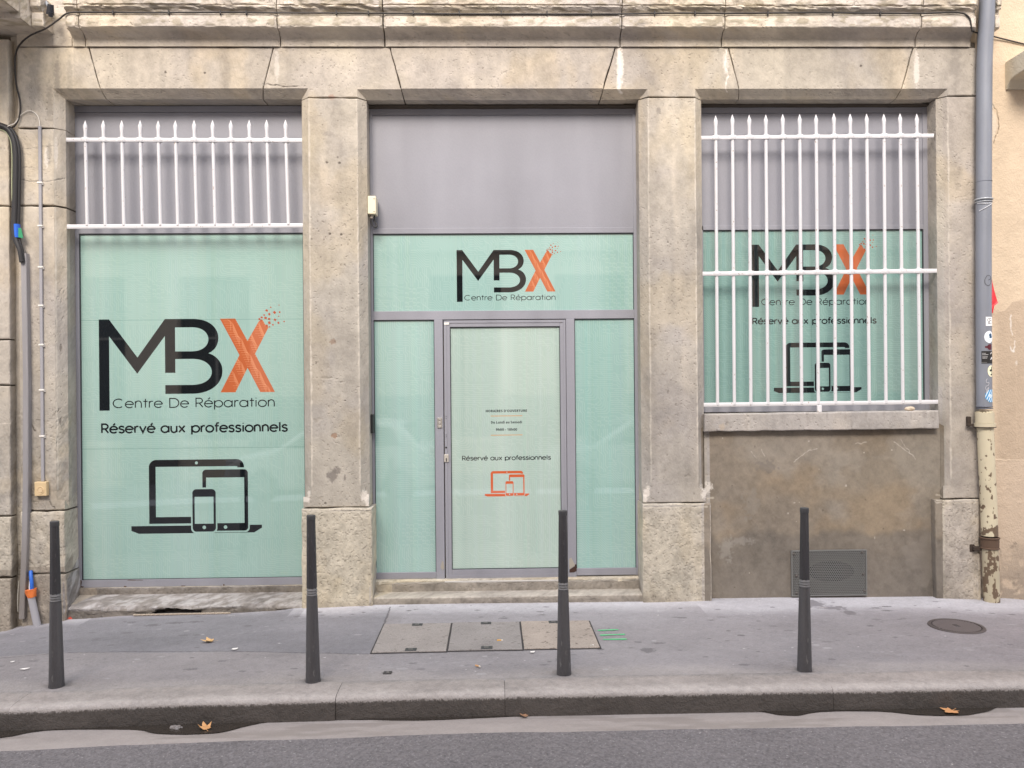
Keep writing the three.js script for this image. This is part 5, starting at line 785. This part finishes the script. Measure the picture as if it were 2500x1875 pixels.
{
  const s = thing('slim_conduit', 'slim grey conduit with white clips running down to a beige switch box', 'conduit', [-3.565, 1.2, 0.01]);
  obj('pipe', box(-3.577, -3.553, 1.012, 3.822, 0.0, 0.018, 0.005), std(0.33, 0.325, 0.345, 0.5), s);
  for (const y of [3.373, 3.032, 2.706, 2.402, 2.092, 1.735, 1.37]) obj('clip', [box(-3.586, -3.545, y - 0.007, y + 0.007, 0.0, 0.023, 0.003), box(-3.556, -3.544, y - 0.016, y - 0.005, 0.0, 0.014, 0.002)], std(0.74, 0.71, 0.66, 0.5), s);
  const b = thing('switch_box', 'square beige plastic switch box on the jamb left of the left window', 'junction box', [-3.568, 0.955, 0.02]);
  obj('box', box(-3.616, -3.521, 0.900, 1.012, 0, 0.042, 0.006), std(0.62, 0.47, 0.27, 0.5), b); obj('round_button', [new THREE.TorusGeometry(0.027, 0.003, 8, 32).translate(-3.568, 0.945, 0.042), new THREE.CylinderGeometry(0.018, 0.018, 0.006, 24).rotateX(Math.PI / 2).translate(-3.568, 0.945, 0.043)], std(0.66, 0.5, 0.3, 0.45), b);
  const w = thing('white_wire', 'thin white wire arching from the cable bundle to the slim conduit', 'wire', [-3.65, 3.9, 0.015]);
  obj('wire', tube([[-3.815, 3.795, 0.058], [-3.775, 3.812, 0.055], [-3.745, 3.838, 0.035], [-3.712, 3.905, 0.015], [-3.645, 3.944, 0.012], [-3.588, 3.912, 0.012], [-3.566, 3.855, 0.012], [-3.563, 3.80, 0.012]], 0.0035, 80, 6), std(0.78, 0.74, 0.66, 0.5), w);
  const f = thing('conduit_stub', 'pale grey conduit stub with orange tape and blue tube at the foot of the jamb', 'conduit', [-3.6, -0.1, 0.06]);
  obj('grey_pipe', [new THREE.CylinderGeometry(0.0265, 0.0275, 0.265, 20).rotateZ(0.20).translate(-3.612, -0.003, 0.062)], std(0.36, 0.355, 0.375, 0.55), f);
  const tp = new THREE.CylinderGeometry(0.044, 0.029, 0.062, 22, 3).rotateZ(0.2), q = tp.attributes.position; for (let i = 0; i < q.count; i++) { const k = 0.86 + 0.34 * vn(q.getX(i) * 90 + 5, q.getZ(i) * 90 + q.getY(i) * 60); q.setX(i, q.getX(i) * k); q.setZ(i, q.getZ(i) * k); } tp.computeVertexNormals(); obj('orange_tape', tp.translate(-3.633, 0.142, 0.062), std(0.78, 0.20, 0.045, 0.6), f);
  obj('blue_tube', tube([[-3.655, 0.31, 0.03], [-3.643, 0.27, 0.048], [-3.632, 0.22, 0.06], [-3.63, 0.15, 0.062]], 0.014, 30, 10), std(0.02, 0.13, 0.55, 0.45), f); obj('white_tube', tube([[-3.652, 0.25, 0.04], [-3.65, 0.2, 0.055], [-3.648, 0.15, 0.06]], 0.006, 14, 8), std(0.7, 0.7, 0.7, 0.5), f);
}
{
  const a = thing('alarm_box', 'cream plastic box with a loop of black cable on the reveal above the entrance', 'junction box', [-0.965, 3.2, -0.14]);
  obj('case', box(-0.998, -0.932, 3.131, 3.277, -0.18, -0.06, 0.006), std(0.78, 0.72, 0.52, 0.45), a);
  obj('slot', [box(-0.953, -0.938, 3.250, 3.2545, -0.062, -0.0592), box(-0.953, -0.938, 3.146, 3.1505, -0.062, -0.0592)], darkM, a);
  obj('cable_gland', new THREE.CylinderGeometry(0.014, 0.014, 0.03, 14).translate(-0.973, 3.117, -0.10), std(0.35, 0.31, 0.26, 0.6), a);
  obj('cable_loop', tube([[-0.975, 3.11, -0.10], [-0.972, 3.07, -0.10], [-0.965, 3.045, -0.10], [-0.945, 3.03, -0.10], [-0.93, 3.038, -0.10], [-0.937, 3.06, -0.11], [-0.952, 3.08, -0.12], [-0.954, 3.13, -0.13]], 0.006, 50, 8), black, a);
  const l = thing('spotlight', 'small dark wall spotlight on an arm beside the left end of the cornice', 'lamp', [-3.44, 4.72, 0.1]);
  obj('arm', tube([[-3.52, 4.83, 0.02], [-3.47, 4.765, 0.08], [-3.43, 4.715, 0.12]], 0.013, 20, 8), std(0.28, 0.3, 0.33, 0.5, 0.2), l);
  obj('housing', merge([new THREE.CylinderGeometry(0.022, 0.030, 0.075, 20).rotateZ(-0.25).rotateX(0.35).translate(-3.412, 4.69, 0.13), new THREE.CylinderGeometry(0.02, 0.016, 0.035, 16).rotateZ(-0.25).rotateX(0.35).translate(-3.402, 4.645, 0.145)]), std(0.03, 0.032, 0.04, 0.45), l);
}

// ------------------------------------------------------------------ neighbouring houses
{
  const n = thing('neighbour_house', 'old stone house at the left edge with a projecting ledge above', 'house', [-4.4, 0, 0]);
  const st = (name, pts, zf, jit = 0.006, zb = -0.25) => obj(name, onFacade(slab(pts, zb, zf, jit, 0.010)), stoneM, n);
  st('wall_stone', [[-5.6, 3.19], [-3.795, 3.19], [-3.795, 4.5], [-5.6, 4.5]], 0.035); st('wall_stone', [[-5.6, 2.14], [-3.80, 2.14], [-3.797, 3.18], [-5.6, 3.18]], 0.035); st('wall_stone', [[-5.6, 1.78], [-3.80, 1.78], [-3.80, 2.13], [-5.6, 2.13]], 0.036); st('wall_stone', [[-5.6, 0.75], [-3.805, 0.75], [-3.80, 1.768], [-5.6, 1.768]], 0.035); st('wall_stone', [[-5.6, 0.268], [-3.80, 0.268], [-3.80, 0.738], [-5.6, 0.738]], 0.04, 0.01); st('wall_stone', [[-5.6, -0.45], [-3.815, -0.45], [-3.80, 0.252], [-5.6, 0.252]], 0.044, 0.012);
  obj('joint_wall', box(-5.58, -3.81, -0.4, 4.5, -0.25, 0.015), mortarM, n); obj('recess', onFacade(box(-3.82, -3.70, -0.4, 4.9, -0.28, -0.05)), stoneM, n);
  obj('drip_course', onFacade(merge([slab([[-3.55, 4.552], [-3.454, 4.552], [-3.456, 4.66], [-3.55, 4.66]], -0.2, 0.15, 0.004, 0.008), sweep([[-0.1, 4.66, 0], [0.14, 4.66, 0.4], [0.175, 4.70, 1], [0.18, 4.78, 1], [-0.1, 4.8, 0]], -3.55, -3.47, 1), box(-5.6, -3.553, 4.552, 4.9, -0.2, 0.29, 0.006)])), stoneM, n);
  obj('ledge_slab', onFacade(merge([box(-5.6, -3.565, 4.598, 4.9, 0.28, 0.95, 0.008)])), stoneM, n);
  obj('house_body', [box(-12, -3.76, -0.6, 12.5, -8, -0.26), box(-12, -3.76, 4.9, 12.5, -0.26, 0.02), box(-12, -5.6, -0.6, 4.9, -0.26, 0.02)], std(0.42, 0.36, 0.28, 0.92), n);
}
{
  const n = thing('plastered_house', 'beige plastered house wall at the right edge beyond the downpipe', 'house', [4.6, 0, 0]);
  const pm = bakeMaps(3.9, 5.1, -0.4, 5, 400, 1800, (x, y, o) => {
    const m = fb(x * 3, y * 3 + 5, 4), f = fb(x * 22, y * 22, 3), g = vn(x * 150, y * 150), s = fb(x * 8, y * 0.6, 3); o[0] = 0.59; o[1] = 0.475; o[2] = 0.345;
    const patch = y < curve([[3.9, 2.32], [4.15, 2.30], [4.22, 2.36], [4.4, 2.42], [5, 2.4]], x) + (f - 0.5) * 0.05; if (patch && y > 1.07) mix3(o, 0.44, 0.345, 0.255, 0.8 * sm(4.06, 4.14, x + 0.02)); if (y < 1.07) mix3(o, 0.50, 0.40, 0.305, 0.8); mix3(o, 0.26, 0.215, 0.17, sm(0.35, 0.0, y + (m - 0.5) * 0.5) * 0.8 * sm(0.3, 0.6, f + 0.1));
    const v = 1 + (m - 0.5) * 0.16 + (f - 0.5) * 0.1 + (s - 0.5) * 0.1 + (g - 0.5) * 0.05; o[0] *= v; o[1] *= v; o[2] *= v; o[3] = 0.5 + (f - 0.5) * 0.4 + (g - 0.5) * 0.2;
  }, (m) => {
    const C = [0.12, 0.08, 0.05]; m.line([[4.06, 3.99], [4.10, 3.93], [4.118, 3.85], [4.12, 3.8], [4.10, 3.72], [4.075, 3.66]], 0.006, C, 0.7, -0.3, 0.006); m.blob(4.07, 3.82, 0.04, 0.14, [0.62, 0.55, 0.45], 0.6, 0.1);
    m.line([[4.06, 1.078], [4.5, 1.062]], 0.008, [0.68, 0.56, 0.42], 0.7, 0.2, 0.004); m.line([[4.21, 2.26], [4.20, 2.19], [4.22, 2.1]], 0.008, [0.72, 0.68, 0.62], 0.7, 0, 0.01); m.line([[4.2, 2.0], [4.23, 1.95], [4.24, 2.05]], 0.008, [0.72, 0.68, 0.62], 0.7, 0, 0.01); m.blob(4.25, 1.87, 0.01, 0.02, [0.7, 0.66, 0.6], 0.7); m.line([[4.245, 2.3], [4.25, 1.1]], 0.008, [0.52, 0.41, 0.3], 0.4);
    for (let i = 0; i < 30; i++) m.blob(rr(4.05, 5), rr(-0.05, 0.5), rr(0.008, 0.03), rr(0.01, 0.05), [0.2, 0.165, 0.13], rr(0.2, 0.6), -0.1, 0.8);
  });
  const M = new THREE.MeshStandardMaterial({ ...pm, roughness: 0.95, bumpScale: 0.010 });
  let g = new THREE.BoxGeometry(8, 13.1, 7.9).translate(7.955, 5.95, -3.975); uvPlane(g = clean(g), 3.9, 5.1, -0.4, 5);
  obj('wall', g, M, n);
  const sh = new THREE.Shape(); [[0, 4.12], [0.018, 4.12], [0.04, 4.15], [0.07, 4.177], [0.12, 4.19], [0.32, 4.195], [0.33, 4.325], [0.29, 4.335], [0, 4.335]].forEach(([z, y], i) => i ? sh.lineTo(z, y) : sh.moveTo(z, y));
  obj('corbel', uvPlane(clean(new THREE.ExtrudeGeometry(sh, { depth: 0.5, bevelEnabled: true, bevelThickness: 0.006, bevelSize: 0.006, bevelSegments: 2 }).rotateY(-Math.PI / 2).translate(4.705, 0, -0.03)), 3.9, 5.1, -0.4, 5), new THREE.MeshStandardMaterial({ color: new THREE.Color().setRGB(0.6, 0.54, 0.42), bumpMap: pm.bumpMap, bumpScale: 0.008, roughness: 0.95, side: THREE.DoubleSide }), n, { label: 'curved pale stone corbel at the upper right edge' });
}

// ------------------------------------------------------------------ leaves and litter
{
  const leafShape = () => {                            // plane tree leaf, five pointed lobes, stalk at the bottom
    const s = new THREE.Shape(), tips = [[-128, 0.72], [-62, 1.0], [0, 1.15], [64, 0.96], [130, 0.7]]; const P = [];
    tips.forEach(([a, r], i) => { const t = a * Math.PI / 180, nx = tips[i + 1]; P.push([Math.sin(t - 0.27) * r * 0.74, Math.cos(t - 0.27) * r * 0.74], [Math.sin(t) * r, Math.cos(t) * r], [Math.sin(t + 0.25) * r * 0.7, Math.cos(t + 0.25) * r * 0.7]); if (nx) { const m = (a + nx[0]) / 2 * Math.PI / 180; P.push([Math.sin(m) * 0.56, Math.cos(m) * 0.56]); } });
    P.push([0.2, -0.32], [0.035, -0.25], [0.02, -0.95], [-0.02, -0.95], [-0.035, -0.25], [-0.2, -0.32]); P.forEach(([x, y], i) => i ? s.lineTo(x, y) : s.moveTo(x, y)); return s;
  };
  const mkLeaf = (label, x, z, size, rot, curl, col, onWalk, flat = 1) => {
    const y = onWalk ? walkY(x, z) : roadY(x, 2.2) + 0.012, t = thing('fallen_leaf', label, 'leaf', [x, y, z]);
    let g = new THREE.ExtrudeGeometry(leafShape(), { depth: 0.02, bevelEnabled: false }); g = clean(g); const p = g.attributes.position;
    for (let i = 0; i < p.count; i++) { const a = p.getX(i), b = p.getY(i); p.setXYZ(i, a * size, (p.getZ(i) * 0.05 + curl * (a * a * 0.8 + Math.max(0, b) ** 2 * 0.5) + 0.06) * size, -b * size * flat); }
    g.computeVertexNormals(); g.rotateY(rot); obj('blade', g.translate(x, y + 0.002, z), std(...col, 0.7, 0, { side: THREE.DoubleSide }), t);
  };
  mkLeaf('curled yellow dry leaf on the pavement in front of the left window', -1.99, 0.82, 0.056, 1.9, 0.55, [0.60, 0.38, 0.17], true);
  mkLeaf('curled orange tan leaf at the edge of the left puddle', -1.60, 2.055, 0.044, 0.6, 0.9, [0.60, 0.32, 0.13], false);
  mkLeaf('flat orange pointed leaf in the right puddle', 2.58, 2.02, 0.062, 2.2, 0.25, [0.58, 0.29, 0.12], false);
  mkLeaf('small brown leaf against the kerb in the middle', 0.165, 1.985, 0.03, 1.2, 0.7, [0.33, 0.18, 0.1], false);
  const butt = (label, x, z, rot, c) => { const y = walkY(x, z) + 0.012, t = thing('cigarette_end', label, 'cigarette end', [x, y, z]); const m = (g) => g.rotateZ(Math.PI / 2).rotateY(rot).translate(x, y, z); obj('filter', m(new THREE.CylinderGeometry(0.0055, 0.0055, 0.028, 12).translate(0, 0.006, 0)), std(...c, 0.8), t); obj('paper', m(new THREE.CylinderGeometry(0.0052, 0.0045, 0.012, 12).translate(0, -0.014, 0)), std(0.62, 0.57, 0.5, 0.9), t); };
  butt('orange cigarette end on the middle inspection cover', 0.032, 1.021, 0.05, [0.62, 0.33, 0.07]); butt('tan cigarette end on the pavement between covers and kerb', -0.108, 1.54, -0.7, [0.5, 0.27, 0.12]);
  const scrap = (label, x, z, w, h, rot, c = [0.75, 0.73, 0.7]) => { const y = walkY(x, z) + 0.006, t = thing('paper_scrap', label, 'litter', [x, y, z]); const g = clean(new THREE.ExtrudeGeometry(new THREE.Shape(roughOutline([[-w, -h], [w * 0.7, -h * 0.8], [w, h * 0.6], [-w * 0.6, h]], w * 0.15, w * 0.3)), { depth: 0.002, bevelEnabled: false }).rotateX(-Math.PI / 2)); const p = g.attributes.position; for (let i = 0; i < p.count; i++) p.setY(i, p.getY(i) + Math.abs(p.getX(i)) * 0.25); g.computeVertexNormals(); obj('scrap', g.rotateY(rot).translate(x, y, z), std(...c, 0.8), t); };
  scrap('small white paper scrap below the middle inspection cover', 0.241, 1.272, 0.018, 0.011, 0.3); scrap('round white scrap on the tan inspection cover', 0.645, 1.15, 0.012, 0.011, 0); scrap('white paper scrap on the pavement right of the dry leaf', -1.746, 1.055, 0.022, 0.012, 0.4); scrap('narrow white scrap near the leftmost bollard', -2.985, 1.328, 0.028, 0.007, 0.3); scrap('tiny white scrap at the far left of the pavement', -3.166, 1.146, 0.012, 0.008, 0.2);
  const gum = thing('metal_plug', 'small dark square metal plug set in the pavement left of the tan cigarette end', 'plug', [-0.657, 0, 1.597]); { const y = walkY(-0.657, 1.597); obj('plate', [box(-0.682, -0.632, y - 0.004, y + 0.005, 1.575, 1.62, 0.001)], std(0.06, 0.055, 0.055, 0.6, 0.3), gum); obj('pin', box(-0.664, -0.648, y + 0.004, y + 0.0075, 1.592, 1.605, 0.001), std(0.25, 0.23, 0.22, 0.5, 0.3), gum); }
  const q = thing('plastic_wrapper', 'crumpled clear plastic bit floating in the left puddle', 'litter', [-1.77, roadY(-1.8, 2.2) + 0.014, 2.03]); { const s = new THREE.IcosahedronGeometry(0.028, 3).scale(1.2, 0.4, 0.7), p = s.attributes.position; for (let i = 0; i < p.count; i++) { const k = 0.6 + 0.8 * vn(p.getX(i) * 120 + 5, p.getZ(i) * 120 + p.getY(i) * 90); p.setXYZ(i, p.getX(i) * k, p.getY(i) * k, p.getZ(i) * k); } s.computeVertexNormals(); obj('film', s.translate(-1.77, roadY(-1.8, 2.2) + 0.016, 2.03), std(0.22, 0.2, 0.19, 0.25), q); }
}

// ------------------------------------------------------------------ the other side of the street (seen in the glass)
obj('far_sidewalk', groundGrid(-60, 60, 60, 8.6, 14, 2, (x) => roadY(x, 8.6) + 0.11), std(0.2, 0.19, 0.195, 0.9), scene, { kind: 'structure' });
{
  const o = thing('opposite_house', 'pale house across the street mirrored in the shop glass', 'house', [0, -0.3, 11.6]);
  const wallM = std(0.72, 0.63, 0.52, 0.92), winM = std(0.05, 0.055, 0.06, 0.15), shM = std(0.45, 0.44, 0.42, 0.7);
  const HT = 9.8, xs = [-14.5, -11.7, -8.95, -6.2, -3.4, -0.6, 2.2, 5.0, 7.8, 10.6, 13.4], y0 = [0.55, 6.0];
  const shape = new THREE.Shape(); shape.moveTo(-16, -0.6); shape.lineTo(16, -0.6); shape.lineTo(16, HT); shape.lineTo(-16, HT);
  for (const x of xs) for (const y of y0) { const h = y < 1 ? 3.65 : 2.2, p = new THREE.Path(); p.moveTo(-x - 0.8, y); p.lineTo(-x - 0.8, y + h); p.lineTo(-x + 0.8, y + h); p.lineTo(-x + 0.8, y); shape.holes.push(p); }
  obj('wall', new THREE.ExtrudeGeometry(shape, { depth: 0.35, bevelEnabled: false }).rotateY(Math.PI).translate(0, 0, 11.95), wallM, o);
  for (const x of xs) for (const y of y0) { const h = y < 1 ? 3.65 : 2.2, w = sub('window', o); obj('pane', box(x - 0.8, x + 0.8, y, y + h, 11.83, 11.87), winM, w); obj('frame', [box(x - 0.03, x + 0.03, y, y + h, 11.79, 11.83), box(x - 0.8, x + 0.8, y + h * 0.62, y + h * 0.62 + 0.05, 11.785, 11.83)], shM, w); obj('sill', box(x - 0.88, x + 0.88, y - 0.12, y - 0.002, 11.52, 11.7), wallM, w); }
  for (let i = 0; i < xs.length - 1; i++) obj('plinth', box(xs[i] + 0.802, xs[i + 1] - 0.802, -0.6, 1.5, 11.52, 11.598), std(0.16, 0.145, 0.13, 0.9), o);
  obj('cornice', [box(-16, 16, 4.7, 5.0, 11.45, 11.6), box(-16, 16, HT, HT + 0.3, 11.3, 11.95)], wallM, o); obj('house_body', box(-16, 16, -0.6, HT, 11.97, 16), std(0.3, 0.27, 0.23, 0.9), o);
}
function hatchback(name, label, cx, cz, flip, paint) {   // parked car, nose towards +x before flip
  const gy = roadY(cx, cz) - 0.0, t = thing(name, label, 'car', [cx, gy, cz]);
  const body = [[-1.95, 0.30], [-1.97, 0.62], [-1.90, 0.88], [-1.62, 1.02], [-1.28, 1.40], [-0.9, 1.47], [0.0, 1.48], [0.32, 1.44], [1.02, 0.96], [1.6, 0.86], [1.92, 0.70], [1.97, 0.48], [1.93, 0.24], [1.55, 0.22], [1.5, 0.42], [1.28, 0.58], [1.04, 0.42], [0.98, 0.20], [-0.96, 0.20], [-1.02, 0.42], [-1.24, 0.58], [-1.48, 0.42], [-1.54, 0.22]];
  const f = (x) => (flip ? -x : x), sh = (pts) => new THREE.Shape(pts.map(([x, y]) => new THREE.Vector2(f(x), y)));
  const ex = (pts, d, b) => new THREE.ExtrudeGeometry(sh(pts), { depth: d - 2 * b, bevelEnabled: true, bevelThickness: b, bevelSize: b, bevelOffset: -b, bevelSegments: 3 }).translate(cx, gy, cz - d / 2 + b);
  obj('body', ex(body, 1.70, 0.10), std(...paint, 0.3), t);
  const glass = std(0.02, 0.025, 0.03, 0.08); for (const [nm, pts] of [['side_window', [[-1.30, 1.02], [-1.12, 1.36], [-0.32, 1.40], [-0.32, 1.0]]], ['side_window', [[-0.26, 1.0], [-0.26, 1.40], [0.26, 1.37], [0.84, 0.98]]]]) obj(nm, ex(pts, 1.712, 0.004), glass, t);
  obj('rear_window', new THREE.PlaneGeometry(1.2, 0.42).rotateY(f(-1) * Math.PI / 2).rotateZ(f(1) * -0.72).translate(cx + f(-1.46), gy + 1.23, cz), std(0.02, 0.025, 0.03, 0.08, 0, { side: THREE.DoubleSide }), t);
  obj('windscreen', new THREE.PlaneGeometry(1.25, 0.72).rotateY(f(1) * Math.PI / 2).rotateZ(f(1) * 0.96).translate(cx + f(0.69), gy + 1.215, cz), std(0.02, 0.025, 0.03, 0.08, 0, { side: THREE.DoubleSide }), t);
  for (const x of [-1.25, 1.27]) { const w = sub('wheel', t); obj('tyre', new THREE.TorusGeometry(0.235, 0.085, 12, 32).translate(cx + f(x), gy + 0.31, cz - 0.72), std(0.015, 0.015, 0.016, 0.8), w); obj('rim', new THREE.CylinderGeometry(0.2, 0.2, 0.08, 24).rotateX(Math.PI / 2).translate(cx + f(x), gy + 0.31, cz - 0.74), std(0.4, 0.4, 0.42, 0.4, 0.5), w); }
  obj('tail_light', box(cx + f(-1.9) - 0.14, cx + f(-1.9) + 0.10, gy + 0.76, gy + 0.92, cz - 0.83, cz - 0.6, 0.03), std(0.45, 0.02, 0.02, 0.25), t);
  obj('headlight', box(cx + f(1.78) - 0.15, cx + f(1.78) + 0.12, gy + 0.64, gy + 0.78, cz - 0.82, cz - 0.6, 0.03), std(0.7, 0.7, 0.7, 0.15), t);
}
hatchback('parked_car', 'white hatchback parked across the street, mirrored left of the door', -3.0, 9.15, true, [0.78, 0.78, 0.77]);
hatchback('parked_car', 'silver hatchback parked across the street, mirrored right of the door', 2.9, 9.15, true, [0.5, 0.52, 0.53]);

// ------------------------------------------------------------------ renderer
const renderer = new THREE.WebGLRenderer({ antialias: true });
renderer.setSize(W, H);
renderer.toneMapping = THREE.LinearToneMapping;
renderer.toneMappingExposure = EXPOSURE;
renderer.shadowMap.enabled = true;
renderer.shadowMap.type = THREE.PCFSoftShadowMap;
renderer.render(scene, camera);
